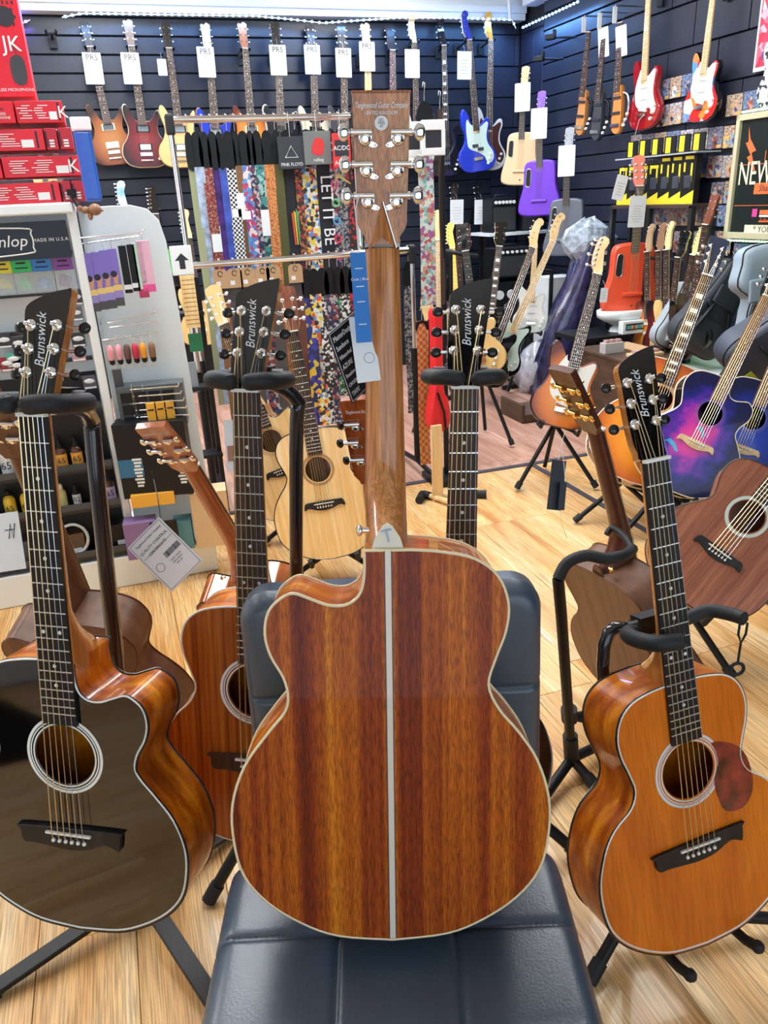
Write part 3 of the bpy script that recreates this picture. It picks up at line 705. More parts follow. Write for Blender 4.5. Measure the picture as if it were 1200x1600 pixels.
# 6 tag-bearing glossy red-brown one seen from behind at the left
A, B = pose((368, 922), (228, 700), .52, -24)
M = frame(A, B, V((.25, 1, 0)), .5) @ T((0, -.1, 0))
qc, QCH = acoustic('acoustic_guitar', 'red-brown cutaway acoustic guitar seen from behind, certificate tag hanging from its headstock', M, SPRUCE, mat('gloss_red_brown', (.35,.09,.015), .15, coat=1, var=.3, bscale=20), MAHOG,
   dict(det=1, cut='R', head='flare', tstyle='kidney', neck=REDNECK, bind=BINDB, heelcap=REDNECK, stripe=mat('bone_stripe', (.72,.64,.52), .4)))
text('Tanglewood Guitar Company', .0085, QCH @ T((0, .0153, .158)) @ RZ(180), WINK, qc, shear=.35, sx=.62)
QC_M = M
q = MB(); q.cyl((0,0,0), (0,.008,0), .004, .0035); q.ball((0,.011,0), (.0075,.004,.0075), 12); b = q.build('strap_button', CHROME, qc); b.matrix_local = T((.03, .07, .52)) @ RZ(-80)
# 7 satin one behind the black guitar
A, B = pose((90, 975), (-62, 640), .52, -18)
M = frame(A, B, V((.1, 1, 0)), .5) @ T((0, -.1, 0))
sat, _ = acoustic('acoustic_guitar', 'satin brown acoustic guitar seen from behind, mostly hidden by the black guitar', M, SPRUCE, SATIN, SATIN, dict(det=1, cut='R', head='flare', tstyle='kidney', neck=SATIN, bind=SATIN, heelcap=SATIN))
SAT_M = M
q = MB(); q.cyl((0,0,0), (0,.008,0), .004, .0035); q.ball((0,.011,0), (.0075,.004,.0075), 12); b = q.build('strap_button', CHROME, sat); b.matrix_local = T((.03, .07, .52)) @ RZ(-80)
# 8 brown one with gold tuners
A, B = pose((932, 898), (848, 600), .53, -8)
M = frame(A, B, V((.9, .45, 0)), .5) @ T((0, -.1, 0))
gld, GLDH = acoustic('acoustic_guitar', 'satin brown acoustic guitar with gold tuners, back turned, on a padded stand', M, SPRUCE, SATIN, wood('dull_brown_back', [(.16,.08,.04),(.22,.12,.065),(.27,.15,.09)], (40,40,1), .5, 0, .2),
   dict(det=1, head='flare', tstyle='kidney', tun=GOLD, key=GOLD, neck=wood('dark_red_neck', [(.07,.015,.01),(.1,.025,.015),(.13,.04,.02)], (40,40,2), .35, .3, .2), bind=SATIN, heelcap=SATIN, saddle=.213))
GLD_M = M
q = MB(); q.cyl((0,0,0), (0,.008,0), .004, .0035); q.ball((0,.011,0), (.0075,.004,.0075), 12); b = q.build('strap_button', GOLD, gld); b.matrix_local = T((-.03, .08, .52)) @ RZ(80)
q = MB(); q.box((0, 0, 0), (.05, .004, .06)); q.box((0, -.003, 0), (.036, .004, .044)); b = q.build('preamp_panel', BLKSAT, gld, bevel=.002); b.matrix_local = T((.118, .05, .36)) @ RZ(90)
# 9 pink-topped headstock behind the main neck
A, B = pose((632, 1310), (566, 690), .98, -6)
M = frame(A, B, V((.1, 1, 0)), .0) @ T((0, -.1, 0))
pnk, PH = acoustic('acoustic_guitar', 'acoustic guitar whose reddish headstock peeks out left of the main neck', M, SPRUCE, SAPELE, MAHOG, dict(det=1, head='flare', tstyle='kidney', neck=REDNECK, tun=CHROME, key=mat('black_chrome', (.1,.1,.11), .12, metal=1), k=.95))
text('Tanglewood Guitar Company', .0085, PH @ T((0, .0153, .158)) @ RZ(180), WINK, pnk, shear=.35, sx=.62)

# ================================================================== the chair
LEATHER = mat('black_leather', (.04,.068,.105), .36, bump=.18, bscale=260, spec=.8)
def cushion(w_, h_, th, cols, rows, gx=None, gy=None, nx=60, ny=60, rnd=.03):
    gx = gx or [w_*(i/cols-.5) for i in range(1, cols)]; gy = gy or [h_*j/rows for j in range(1, rows)]
    def hgt(x, y):
        e = min(w_/2-abs(x), y, h_-y); t = max(0, min(1, e/rnd)); z = th*(.55+.45*sqrt(max(0, 1-(1-t)**2)))
        for g_ in gx: z -= .005*math.exp(-((x-g_)/.004)**2)
        for g_ in gy: z -= .005*math.exp(-((y-g_)/.004)**2)
        z += .0025*abs(sin(pi*(x/w_+.5)*cols))**.5*abs(sin(pi*y/h_*rows))**.5
        return z
    xs = sorted(set([w_*(i/nx-.5) for i in range(nx+1)]+[g_+d for g_ in gx for d in (-.008,-.004,0,.004,.008)]))
    ys = sorted(set([h_*i/ny for i in range(ny+1)]+[g_+d for g_ in gy for d in (-.008,-.004,0,.004,.008)]))
    cr = .045
    def rc(x, y):                                             # rounded corners in plan
        ax, ay = abs(x), (y if y < h_/2 else h_-y); cx, cy = w_/2-cr, cr
        if ax > cx and ay < cy:
            dx, dy = ax-cx, cy-ay; m_ = max(dx, dy); l = sqrt(dx*dx+dy*dy)
            if l > 0: dx, dy = dx*m_/l, dy*m_/l; x = math.copysign(cx+dx, x); ay2 = cy-dy; y = ay2 if y < h_/2 else h_-ay2
        return x, y
    q = MB(); W_, H_ = len(xs), len(ys); vs = []
    for y in ys:
        for x in xs: a, b = rc(x, y); vs.append((a, b, hgt(x, y)))
    fs = [(j*W_+i, j*W_+i+1, (j+1)*W_+i+1, (j+1)*W_+i) for j in range(H_-1) for i in range(W_-1)]
    q.add(vs, fs, 0, True)
    edge = [i for i in range(W_)] + [j*W_+W_-1 for j in range(1, H_)] + [(H_-1)*W_+i for i in range(W_-2, -1, -1)] + [j*W_ for j in range(H_-2, 0, -1)]
    ring_ = [V(vs[i]) for i in edge]; low = [V((p.x, p.y, 0)) for p in ring_]; n = len(edge)
    q.add(ring_+low, [(i, (i+1) % n, n+(i+1) % n, n+i) for i in range(n)], 0, True); q.add(low, [tuple(range(n))], 0)
    return q, gx, gy, hgt
chair = thing('quilted_chair', 'black quilted leather chair with stitched seams holding the main guitar', 'chair', M=T((0, 0, 0)))
q, gx, gy, hg = cushion(.49, .56, .075, 3, 4, gx=[-.077,.077], gy=[.14, .414])
cx_ = -.012
seat = q.build('seat', LEATHER, chair); seat.matrix_local = T((cx_, .32, .405))
def stitches(gx, gy, w_, h_, hg, parent, M, dots=.012):
    q = MB()
    for g_ in gx:
        y = .02
        while y < h_-.02: q.box((g_+.004, y, hg(g_+.004, y)+.0004), (.0008, .004, .0008)); y += .0075
    for g_ in gy:
        x = -w_/2+.02
        while x < w_/2-.02: q.box((x, g_+.004, hg(x, g_+.004)+.0004), (.004, .0008, .0008)); x += .0075
    o = q.build('stitching', mat('thread', (.08,.09,.12), .6), parent, kind='stuff'); return o
stitches(gx, gy, .49, .56, hg, seat, None)
q = MB(); q.tube([(x, y, .034) for x, y in ((-.24,.01),(-.24,.3),(-.24,.55))], .0035, 6); q.tube([(x, y, .034) for x, y in ((.24,.01),(.24,.3),(.24,.55))], .0035, 6); q.build('piping', LEATHER, seat)
q, gx, gy, hg = cushion(.435, .46, .06, 3, 3, gy=[.14, .30], rnd=.025)
back = q.build('backrest', LEATHER, chair); MBK = T((cx_+.014, .962, .408)) @ RX(84); back.matrix_local = MBK
stitches(gx, gy, .435, .46, hg, back, None)
q = MB(); q.tube([(-.21,.02,.034),(-.211,.40,.034),(-.19,.446,.034),(.19,.446,.034),(.211,.40,.034),(.21,.02,.034)], .0028, 6); q.build('piping', LEATHER, back)
for x, y in ((-.2,.36),(.2,.36),(-.2,.86),(.2,.86)):
    q = MB(); q.cyl((cx_+x, y, 0), (cx_+x*.98, y, .405), .014, n=10); q.build('leg', BLKSAT, chair)

# ================================================================== near stands
def foot_leg(parent, a, b, r, flat=False, m=BLKSAT):
    q = MB()
    if flat:
        d = (b-a).normalized(); s = d.cross(V((0,0,1))).normalized(); u = s.cross(d)
        q.loft([[p+s*r*i+u*r*.35*j for i, j in ((-1,-1),(1,-1),(1,1),(-1,1))] for p in (a, b)], 0, False)
    else: q.cyl(a, b, r, n=12)
    l = q.build('leg', m, parent, bevel=.002 if flat else 0)
    q = MB(); d = (b-a).normalized(); q.cyl(b-d*.03, b+d*.012, r*1.25, n=12); q.build('rubber_foot', RUBBER, l)
    return l
def neck_stand(label, M, off, top, hub, feet, flat=False, r=.013, zoff=.875, arms=(-1, 1)):
    """M: the guitar's frame; off: side of the pole; top: pole head; hub: where the legs meet"""
    root = thing('guitar_stand', label, 'guitar stand')
    G_ = lambda x, y, z: M @ V((x, y, z))
    q = MB(); q.tube([G_(-.045,.055,zoff+.004), G_(.045,.055,zoff+.004)], .012, 10); q.box((0,0,0), (.05,.03,.03), M=M @ T((0,.06,zoff+.004))); yo = q.build('yoke', BLKSAT, root)
    for s in arms:
        P = [G_(s*.03,.055,zoff), G_(s*.052,.045,zoff), G_(s*.057,.015,zoff+.001), G_(s*.050,-.018,zoff+.002), G_(s*.038,-.032,zoff+.003), G_(s*.016,-.036,zoff+.001)]
        P = spline(P, 4, False); q = MB(); q.tube(P, .0135, 12); q.ball(P[-1], .0135, 10); q.build('padded_arm', RUBBER, root)
    q = MB(); P = spline([G_(0,.065,zoff), top+V((0,0,.0)), top+(hub-top)*.12, hub], 6, False) if off else spline([G_(0,.065,zoff), G_(0,.12,zoff-.02), top, hub], 6, False)
    q.tube(P, r, 14); q.build('pole', mat('black_tube', (.01,.012,.016), .18, coat=.5), root)
    c = top.lerp(hub, .55); q = MB(); q.cyl(c, c+(hub-top)*.06, r*1.6, n=14); q.build('collar', RUBBER, root); q = MB(); q.cyl(hub, hub+V((0,0,.06)), r*1.9, n=14); q.build('hub', RUBBER, root)
    for ft in feet: foot_leg(root, hub+V((0,0,.02)), ft, r if not flat else .017, flat)
    return root
B_ = lambda x, y, d: dep(x, y, d)
def F_(x, y): return atz(x, y, .016)
neck_stand('black neck-grip stand holding the black guitar at far left', BLK_M, 1, B_(141,655,1.3), B_(222,1400,1.62), [F_(-30,1560), F_(350,1590), F_(372,1290)], True, .0145)
neck_stand('black neck-grip stand holding the cedar guitar, pole rising beside its neck', CED_M, 1, B_(463,625,1.3), B_(463,1180,1.62), [F_(330,1400), F_(600,1420), F_(520,1230)], False, .0125)
neck_stand('black neck-grip stand holding the dark sunburst guitar', DRK_M, 0, B_(724,700,1.42), B_(735,1200,1.7), [F_(905,1335), F_(640,1350), F_(720,1160)], False, .0125)
# stand of the amber guitar: hooked yoke lower on the neck, with a rubber strap
st = neck_stand('black stand with foam arms and a dangling strap holding the amber guitar', AMB_M, 0, AMB_M @ V((-.055,.13,.50)), AMB_M @ V((-.03,.2,-.05)), [F_(925,1525), F_(1290,1440), F_(1160,1300)], False, .012, zoff=.58, arms=(-1,))
def chain(parent, P, down):
    q = MB(); a = P; L_ = down.length; n = down.normalized()
    q.tube([a+V((-.006,0,0)), a+n*.02+V((-.006,0,0)), a+n*.036, a+n*.02+V((.006,0,0)), a+V((.006,0,0))], .0022, 6)
    q.cyl(a+n*.036, a+down-n*.012, .0022, n=6); c = a+down
    q.tube([c+V((.011*cos(2*pi*k/14), 0, .011*sin(2*pi*k/14))) for k in range(14)], .003, 6, closed=True); q.build('rubber_strap', RUBBER, parent)
chain(st, AMB_M @ V((.105,-.035,.58)), V((0,0,-.085)))
q = MB(); q.tube(spline([AMB_M @ V(p) for p in ((.05,.03,.585),(.085,.02,.592),(.105,-.01,.588),(.11,-.03,.585))], 4, False), .0115, 10); q.build('padded_arm', RUBBER, st)
for x in (-.06, .075):
    q = MB(); q.tube([AMB_M @ V(p) for p in ((x*.3,.2,-.03),(x,.12,.006),(x,.0,.004),(x,-.03,.012))], .009, 10); q.ball(AMB_M @ V((x,-.03,.012)), .0115, 10); q.build('cradle_arm', RUBBER, st)
# stand of the brown guitar with gold tuners: pole and padded loop
st = thing('guitar_stand', 'black floor stand with padded loop around the gold-tuner guitar neck', 'guitar stand')
d0 = 1.78; PT, HB_ = B_(878,900,1.6), B_(893,1185,1.95)
q = MB(); q.tube(spline([B_(872,905,1.6), B_(886,880,1.6), B_(915,868,1.6), B_(945,873,1.6), B_(975,868,1.62), B_(988,858,1.7)], 4, False), .0125, 10); q.build('padded_arm', RUBBER, st)
q = MB(); q.tube(spline([B_(988,858,1.7), B_(975,838,1.75), B_(957,825,1.8), B_(948,835,1.8)], 4, False), .0075, 8); q.build('padded_arm', RUBBER, st)
q = MB(); q.tube([B_(872,905,1.6), B_(877,960,1.64), HB_], .0125, 12); q.build('pole', BLKSAT, st)
q = MB(); q.cyl(B_(889,1108,1.85), B_(890,1124,1.87), .02, n=14); q.build('collar', RUBBER, st); q = MB(); q.cyl(B_(891,1150,1.9), HB_, .019, n=14); q.build('hub', RUBBER, st)
for p in ((930,1228),(840,1260),(1010,1130)): foot_leg(st, HB_, F_(*p), .013)
for a in ((940,1110),(960,1135)):
    q = MB(); q.tube([B_(893,1120,1.87), B_(*a, 1.95)], .009, 8); q.build('cradle_arm', RUBBER, st)

# ================================================================== guitars hanging on the walls
TOT = {'strat': .925, 'prs': .902, 'bass': 1.172, 'pbass': 1.176, 'single': .893}
def hanger(P, front, label, arm=.1, m=None):
    M = frame(P, P+V((0,0,1)), front); r_ = thing('guitar_hanger', label, 'hanger', M=M)
    q = MB(); q.box((0, arm+.016, -.03), (.05, .012, .09)); q.build('wall_plate', BLKSAT, r_, bevel=.003)
    q = MB(); q.cyl((0, arm+.01, -.02), (0, .02, 0), .008, n=8); q.build('arm', BLKSAT, r_)
    for s in (-1, 1):
        q = MB(); q.tube([(0,.02,0),(s*.028,.018,0),(s*.032,-.015,.002),(s*.03,-.03,.014)], .008, 8); q.build('prong', m or RUBBER, r_)
    return r_
BWN = NX; RWN = -UX
def hang(name, label, tp, bt, body, o, plane=None, front=None, off=.1, tagtext=None, tagat=None, tl=None, tot=None, hang_=True, tw=.12, th_=.19):
    plane = plane or bw; front = front or BWN
    B, A = plane(*tp, off), plane(*bt, off); L = tot or TOT[o.get('tot', 'strat')]
    M = frame(A, B, front, L=L); sc_ = (B-A).length/L
    r_ = electric(name, label, M, body, o)
    hd = label.split(' hanging')[0]
    if hang_:
        z = L-(.214 if o.get('bass') else .175); hanger(M @ V((0, .006, z)), front, 'black wall hanger holding the '+short(hd), arm=max(.03, off-.03))
    if tagat:
        P = plane(*tagat, off+.03); price_tag(('white price card on the '+short(hd)), P, V((.02,0,1)), front, tw, th_, tagtext or '', 5)
    return r_, M
def short(s): return ' '.join(s.split()[:11])
BURSTB = burst('tobacco_burst', [(.25,(.42,.16,.04)), (.6,(.28,.08,.02)), (.85,(.03,.012,.01))], (0,.17), (.19,.24))
DARKRED = burst('dark_red_burst', [(.2,(.22,.015,.02)), (.6,(.1,.008,.012)), (.9,(.01,.004,.006))], (0,.17), (.18,.24))
ORB = burst('orange_burst', [(.2,(.85,.36,.04)), (.6,(.65,.18,.02)), (.9,(.12,.02,.01))], (0,.17), (.19,.25))
NATB = mat('natural_body', (.72,.5,.2), .3, coat=.6, var=.15, bscale=6)
BLUEB = mat('blue_body', (.02,.05,.55), .2, coat=1)
PRSH = dict(shape='prs', head='prs', face=EBONY, neck=mat('brown_neck', (.2,.1,.05), .4), fb=ROSE, tot='prs')
IVB = mat('cream_edge', (.75,.65,.45), .35)
hang('electric_guitar', 'tobacco brown double-cut electric guitar hanging leftmost on the back wall', (130,28), (183,258), BURSTB, dict(PRSH, creamring=1, edge=mat('edge_natural', (.25,.11,.04), .3, coat=.6)), tagtext='PRS', tagat=(142,82), off=0.090)
hang('electric_guitar', 'dark red double-cut electric guitar with cream edge hanging on the back wall', (199,26), (232,262), DARKRED, dict(PRSH, edge=IVB, face=mat('brown_face', (.15,.08,.05), .4)), tagtext='PRS', tagat=(202,82), off=0.150)
hang('electric_guitar', 'pale gold double-cut electric guitar hanging beside the dark red one', (258,30), (288,262), NATB, dict(PRSH), tagat=(252,92), tw=.06, th_=.10, off=0.210)
hang('electric_guitar', 'blue double-cut electric guitar with pale headstock hanging behind the strap rack', (321,32), (343,268), BLUEB, dict(PRSH, face=MAPLE, neck=MAPLE, edge=mat('natural_rim', (.5,.22,.1), .3)), tagtext='PRS', tagat=(320,73), off=0.090)
hang('electric_guitar', 'orange burst electric guitar with reddish headstock hanging behind the rack', (379,31), (398,262), ORB, dict(PRSH, face=mat('red_head', (.4,.15,.07), .3), creamring=1), off=0.150)
hang('electric_guitar', 'black electric guitar with pale stripe hanging sixth from the left', (431,30), (442,262), mat('black_body', (.02,.02,.03), .2, coat=1), dict(PRSH, edge=IVB), tagtext='PRS', tagat=(433,70), off=0.210)
hang('electric_guitar', 'cream electric guitar with dark headstock hanging seventh from the left', (486,34), (496,262), mat('cream_body', (.75,.7,.55), .25, coat=1), dict(PRSH), tagtext='PRS', tagat=(487,70), off=0.090)
hang('electric_guitar', 'dark grey electric guitar with long tag hanging eighth from the left', (535,33), (540,262), mat('grey_body', (.06,.06,.075), .25, coat=1), dict(PRSH), tagtext='PRS', tagat=(536,75), off=0.150)
hang('electric_guitar', 'maple-necked electric guitar with amber headstock hanging above the main headstock', (573,32), (577,262), ORB, dict(PRSH, face=NATB, neck=MAPLE, fb=MAPLE), tagtext='PRS', tagat=(573,65), off=0.210)
hang('electric_guitar', 'purplish dark electric guitar without a tag hanging above the main headstock', (612,34), (615,262), mat('plum_body', (.1,.03,.08), .2, coat=1), dict(PRSH, fb=mat('plum_board', (.09,.04,.05), .4)), off=0.090)
hang('bass_guitar', 'white-bodied bass with maple headstock hanging right of the main headstock', (646,20), (652,262), mat('white_body', (.8,.82,.8), .2, coat=1), dict(shape='pbass', head='bass', bass=1, fb=ROSE, pick='j', guard=IVORY, tot='pbass', pickm=INK, knob=BLACK, cat='bass'), tagat=(644,77), off=0.150)
hang('bass_guitar', 'all-black bass hanging left of the blue bass', (692,22), (697,276), mat('charcoal_body', (.012,.014,.018), .15, coat=1), dict(shape='pbass', head='bass', bass=1, face=BLACK, neck=BLKSAT, fb=EBONY, pick='j', tot='pbass', blocks=True, pickm=INK, cat='bass'), off=.105)
hang('bass_guitar', 'blue bass with pale mint pickguard and blue headstock hanging', (729,13), (749,268), BLUEB, dict(shape='pbass', head='bass', bass=1, face=BLUEB, fb=ROSE, pick='p', guard=mat('mint', (.62,.8,.72), .3), tot='pbass', pickm=INK, ringm=INK, cat='bass'), tagtext='', tagat=(726,80), off=.230)
hang('bass_guitar', 'cream bass with brown tortoise pickguard and orange headstock hanging', (767,15), (763,266), mat('cream_bass', (.8,.78,.68), .2, coat=1), dict(shape='pbass', head='bass', bass=1, face=mat('orange_lacquer', (.85,.42,.06), .25, coat=1), fb=ROSE, pick='p', guard=mat('brown_tort', (.08,.025,.02), .2, coat=1), tot='pbass', pickm=INK, ringm=INK, cat='bass'), off=.165)
hanger(bw(80, 52, .1), BWN, 'empty black wall hanger at the left end of the slatted wall', .07)
# lower row, heads showing behind things
hang('electric_guitar', 'electric guitar whose pale maple head shows between red boxes', (50,172), (80,330), NATB, dict(shape='strat', tot='strat'), off=.12, tot=.925)
hang('electric_guitar', 'guitar whose dark red headstock shows above the red boxes', (78,182), (104,340), DARKRED, dict(shape='single', head='les', face=mat('wine_face', (.08,.015,.02), .2, coat=1), tot='single'), off=.19, hang_=False)
hang('electric_guitar', 'guitar with a bright blue headstock low on the back wall', (188,280), (222,500), BLUEB, dict(shape='strat', face=mat('sky_blue', (.03,.25,.8), .2, coat=1)), off=.16)
hang('electric_guitar', 'guitar with a small black headstock low on the back wall', (238,288), (262,500), BLACK, dict(shape='strat', face=BLACK), off=.1)
hang('electric_guitar', 'guitar with six-in-line maple head behind the strap rack leg', (289,325), (318,540), NATB, dict(shape='strat', flip=1), off=.3)
for x, lb in ((714, 'lower black bass with a white card, left of two'), (752, 'lower black bass with a white card, right of two')):
    hang('bass_guitar', lb+' low on the back wall', (x,284), (x+6,520), BLKSAT, dict(shape='pbass', head='bass', bass=1, face=BLACK, fb=ROSE, neck=BLKSAT, pick='j', tot='pbass', pickm=INK, cat='bass'), off=.12+.07*(x > 730), tagat=(x, 312))
# near the corner
def carbon(name, label, tp, bt, plane, front, off, body, L=.93, headm=None, det=0, M=None):
    if M is None:
        B, A = plane(*tp, off), plane(*bt, off); M = frame(A, B, front, L=L)
    r_ = thing(name, label, 'guitar', M=M); out = spline([(0,0),(.1,.002),(.165,.02),(.178,.06),(.165,.13),(.142,.2),(.132,.26),(.13,.33),(.122,.385),(.09,.41),(0,.418),(-.09,.41),(-.122,.385),(-.13,.33),(-.132,.26),(-.142,.2),(-.165,.13),(-.178,.06),(-.165,.02),(-.1,.002)], 4)
    ins = lambda k, y: [(p.x*k, y, .21+(p.y-.21)*k) for p in out]
    q = MB(); q.loft([ins(.94, -.004), ins(.985, .0), ins(1, .012), ins(1, .06), ins(.96, .078)], 0); q.build('body', body, r_)
    q = MB(); q.prism([(p.x, p.y) for p in spline([(-.112,.24),(-.1,.225),(-.082,.225),(-.072,.24),(-.07,.29),(-.068,.34),(-.078,.355),(-.095,.355),(-.105,.34),(-.11,.29)], 3)], -.0065, -.003, 0, False); sh = q.build('sound_hole', DARK, r_)
    q = MB(); q.tube([(p.x, -.006, p.y) for p in spline([(-.112,.24),(-.1,.225),(-.082,.225),(-.072,.24),(-.07,.29),(-.068,.34),(-.078,.355),(-.095,.355),(-.105,.34),(-.11,.29)], 3)], .003, 5, closed=True); q.build('hole_rim', CHROME, sh)
    q = MB(); q.tube([(-.062,-.007,.115),(.062,-.007,.115)], .013, 8); q.tube([(-.045,-.012,.12),(.045,-.012,.12)], .008, 6); q.build('bridge', body, r_)
    q = MB(); q.cyl((0,-.005,.045), (0,-.007,.045), .008, n=10); q.build('emblem', mat('emblem_brown', (.2,.08,.05), .4), r_)
    q = MB(); q.loft([Dsec(z, .0235, d, -.004) for z, d in ((.40,.03),(.45,.02),(.735,.017))]); q.build('neck', mat('dark_composite', (.025,.025,.03), .45), r_)
    fretting(r_, .735, .62, 18, .0215, .026, .36, -.010, mat('composite_board', (.03,.03,.035), .5), det, False)
    make_head(r_, 'round', .737, 10, headm or body, headm or body, CHROME, CHROME, det)
    q = MB()
    for i in range(6): q.tube([((i-2.5)*.010, -.018, .12), ((i-2.5)*.007, -.016, .737)], .0007, 3)
    q.build('strings', BRONZE, r_, kind='stuff'); return r_, M
CN = (NX*.6 - UX*.65).normalized()
PURP = mat('purple_shell', (.16,.04,.6), .35, coat=.2)
_, gp = carbon('travel_guitar', 'bright purple travel guitar with oval sound hole hanging near the corner', (845,135), (842,338), rw, CN, .32, PURP)
_, gs = carbon('travel_guitar', 'slate grey travel guitar hanging lowest beside the crumpled plastic wrap', (889,192), (882,400), rw, CN, .25, mat('slate_shell', (.12,.14,.18), .4, coat=.2), headm=mat('slate_head', (.3,.33,.38), .3))
_, gb = carbon('travel_guitar', 'natural blond travel guitar with oval sound hole hanging in the far corner', (820,97), (812,290), rw, CN, .30, mat('blond_shell', (.8,.58,.34), .4, coat=.3), headm=MAPLE)
price_tag('white price card on the blond travel guitar in the corner', gb @ V((0,-.03,.78)), V((0,0,1)), CN, .12, .19, '', 6)
price_tag('white price card on the bright purple travel guitar', gp @ V((0,-.03,.78)), V((0,0,1)), CN, .12, .20, '', 6)
price_tag('white price card on the slate grey travel guitar', gs @ V((0,-.03,.78)), V((0,0,1)), CN, .12, .20, '', 6)
A_, B_2 = bw(868, 350, .5), bw(873, 207, .5)
for P, lb in ((rw(860,58,.15), 'upper empty black hanger arm on the right slatted wall'), (rw(842,92,.2), 'lower empty black hanger arm by the corner')):
    r_ = thing('guitar_hanger', lb, 'hanger', M=frame(P, P+V((0,0,1)), CN)); q = MB(); q.box((0,0,0), (.07,.05,.035)); q.box((.03,0,.02), (.02,.04,.05)); q.build('grip', RUBBER, r_, bevel=.006)
    q = MB(); q.cyl((0,0,0), (.16,.08,-.01), .008, n=8); q.build('arm', BLKSAT, r_)
# frameless practice guitars on chrome hooks
def slim(label, tp, bt, m, tagged, edge):
    B, A = rw(*tp, .14), rw(*bt, .14); fr_ = (NX*.2-UX*.9).normalized(); M = frame(A, B, fr_, L=.80)
    r_ = electric('practice_guitar', label, M, m, dict(shape='slim', headless=True, fb=ROSE, pick='j', neck=m, cat='guitar', pickm=INK))
    q = MB(); q.tube(spline([(.04,.02,.27),(.085,.02,.25),(.1,.02,.18),(.085,.02,.1),(.045,.02,.06)], 4, False), .009, 8); q.build('side_frame', edge, r_)
    P = B+V((0,0,.01)); h_ = thing('hook', 'chrome prong hook above the '+label.split(' hanging')[0].replace('slim ', ''), 'hook', M=Matrix.Translation(P))
    q = MB(); x = (CORNER-CORNER+UX)
    q.cyl((0,0,0), tuple(UX*.15), .005, n=8); q.cyl(tuple(-UX*.05), (0,0,0), .005, n=8); q.build('rod', CHROME, h_)
    q = MB(); q.box((0,0,0), (.03,.004,.09), M=Matrix.Translation(-UX*.05+V((0,0,-.05)))@RM); q.build('price_flag', PAPER, h_)
    if tagged: price_tag('white price card on the '+label.split(' hanging')[0], rw(*tagged, .155), V((-.1,0,1)), fr_, .09, .17, '', 3)
slim('slim natural and black practice guitar hanging left of three', (923,28), (903,212), mat('tan_slim', (.6,.27,.09), .4), None, BLKSAT)
slim('slim dark practice guitar hanging in the middle of three', (948,22), (928,220), mat('dark_slim', (.05,.055,.07), .4), (942,43), BLKSAT)
slim('slim orange-brown practice guitar hanging right of three', (972,12), (960,210), mat('orange_slim', (.62,.25,.06), .35), (970,40), CHROME)
# big ones on the painted blocks
hang('electric_guitar', 'red electric guitar with white pickguard hanging on the dark block wall', (1018,-66), (1003,203), mat('candy_red', (.32,.004,.012), .15, coat=1), dict(shape='strat', guard=IVORY, fb=MAPLE, arm=True, det=1), plane=rw, front=-UX, off=.09, tot=.925)
SPL = splash('pop_paint', [(.8,.02,.02),(.75,.03,.02),(.1,.3,.7),(.85,.85,.85),(.8,.25,.05),(.7,.02,.03),(.05,.08,.3)], 11, .2)
hang('electric_guitar', 'white-guarded electric guitar with red and blue pop painting hanging on the blocks', (1125,-80), (1090,191), SPL, dict(shape='strat', guard=mat('white_guard', (.8,.84,.86), .25), fb=MAPLE, det=1, edge=BLACK), plane=rw, front=-UX, off=.09, tot=.925)
hang('electric_guitar', 'white electric guitar with black doodles at the right edge of the photo', (1232,-90), (1207,168), splash('doodle', [(.85,.87,.88),(.8,.82,.84),(.85,.86,.86),(.03,.03,.04),(.82,.85,.86)], 45, .3), dict(shape='strat', guard=IVORY, fb=MAPLE), plane=rw, front=-UX, off=.09, tot=.925, hang_=False)

# ================================================================== photographs, poster, sign on the right wall
PAL = [(.6,.35,.25),(.1,.12,.3),(.7,.68,.66),(.35,.08,.06),(.2,.35,.55),(.75,.45,.12),(.5,.5,.55),(.06,.06,.08)]
def photo(P00, P10, h, label, seed):
    """P00, P10: lower left and lower right corners"""
    rnd = random.Random(seed); x = (P10-P00); w_ = x.length-.006
    M = frame(P00+x*.5, P00+x*.5+V((0,0,1)), -UX); r_ = thing('photo_print', label, 'photo', 'customer photos on the dark wall', M)
    q = MB(); q.box((0, .002, h/2), (w_, .003, h-.006)); q.build('print_base', mat('photo_ground%d' % (seed % 5), [(.42,.38,.38),(.2,.2,.26),(.4,.3,.22),(.15,.2,.34),(.5,.45,.5)][seed % 5], .3, var=.9, bscale=75), r_)
    q = MB(); n_ = rnd.choice((1, 1, 2))
    for i in range(n_):
        cx = (i+.5)/n_*w_-w_/2+rnd.uniform(-.1,.1)*w_; s = h*rnd.uniform(.8,1.0); c = rnd.randrange(8); d_ = rnd.randrange(8)
        q.add([(cx+a*s, -.0004, .05*h+b*s) for a, b in ((-.13,0),(-.2,.3),(-.15,.58),(.15,.58),(.2,.3),(.13,0))], [(0,1,2,3,4,5)], c)
        disc(q, (cx, .05*h+.7*s), .085*s, -.0005, 8, 10); disc(q, (cx, .05*h+.75*s), .08*s, -.00045, 7, 10)
        disc(q, (cx+.08*s, .05*h+.25*s), .11*s, -.0007, d_, 12); disc(q, (cx-.02*s, .05*h+.34*s), .085*s, -.0007, d_, 12)
        q.add([(cx-.05*s,-.0008,.05*h+.34*s),(cx-.03*s,-.0008,.05*h+.38*s),(cx-.28*s,-.0008,.05*h+.58*s),(cx-.3*s,-.0008,.05*h+.55*s)], [(0,1,2,3)], 5)
    q.box((w_*.3, -.0005, h*.12), (w_*.3, .0005, h*.13), 5)
    q.build('printed_picture', [mat('ph%d' % i, c, .3) for i, c in enumerate(PAL)]+[mat('ph_skin', (.65,.38,.27), .3)], r_, kind='stuff')
ps = 0
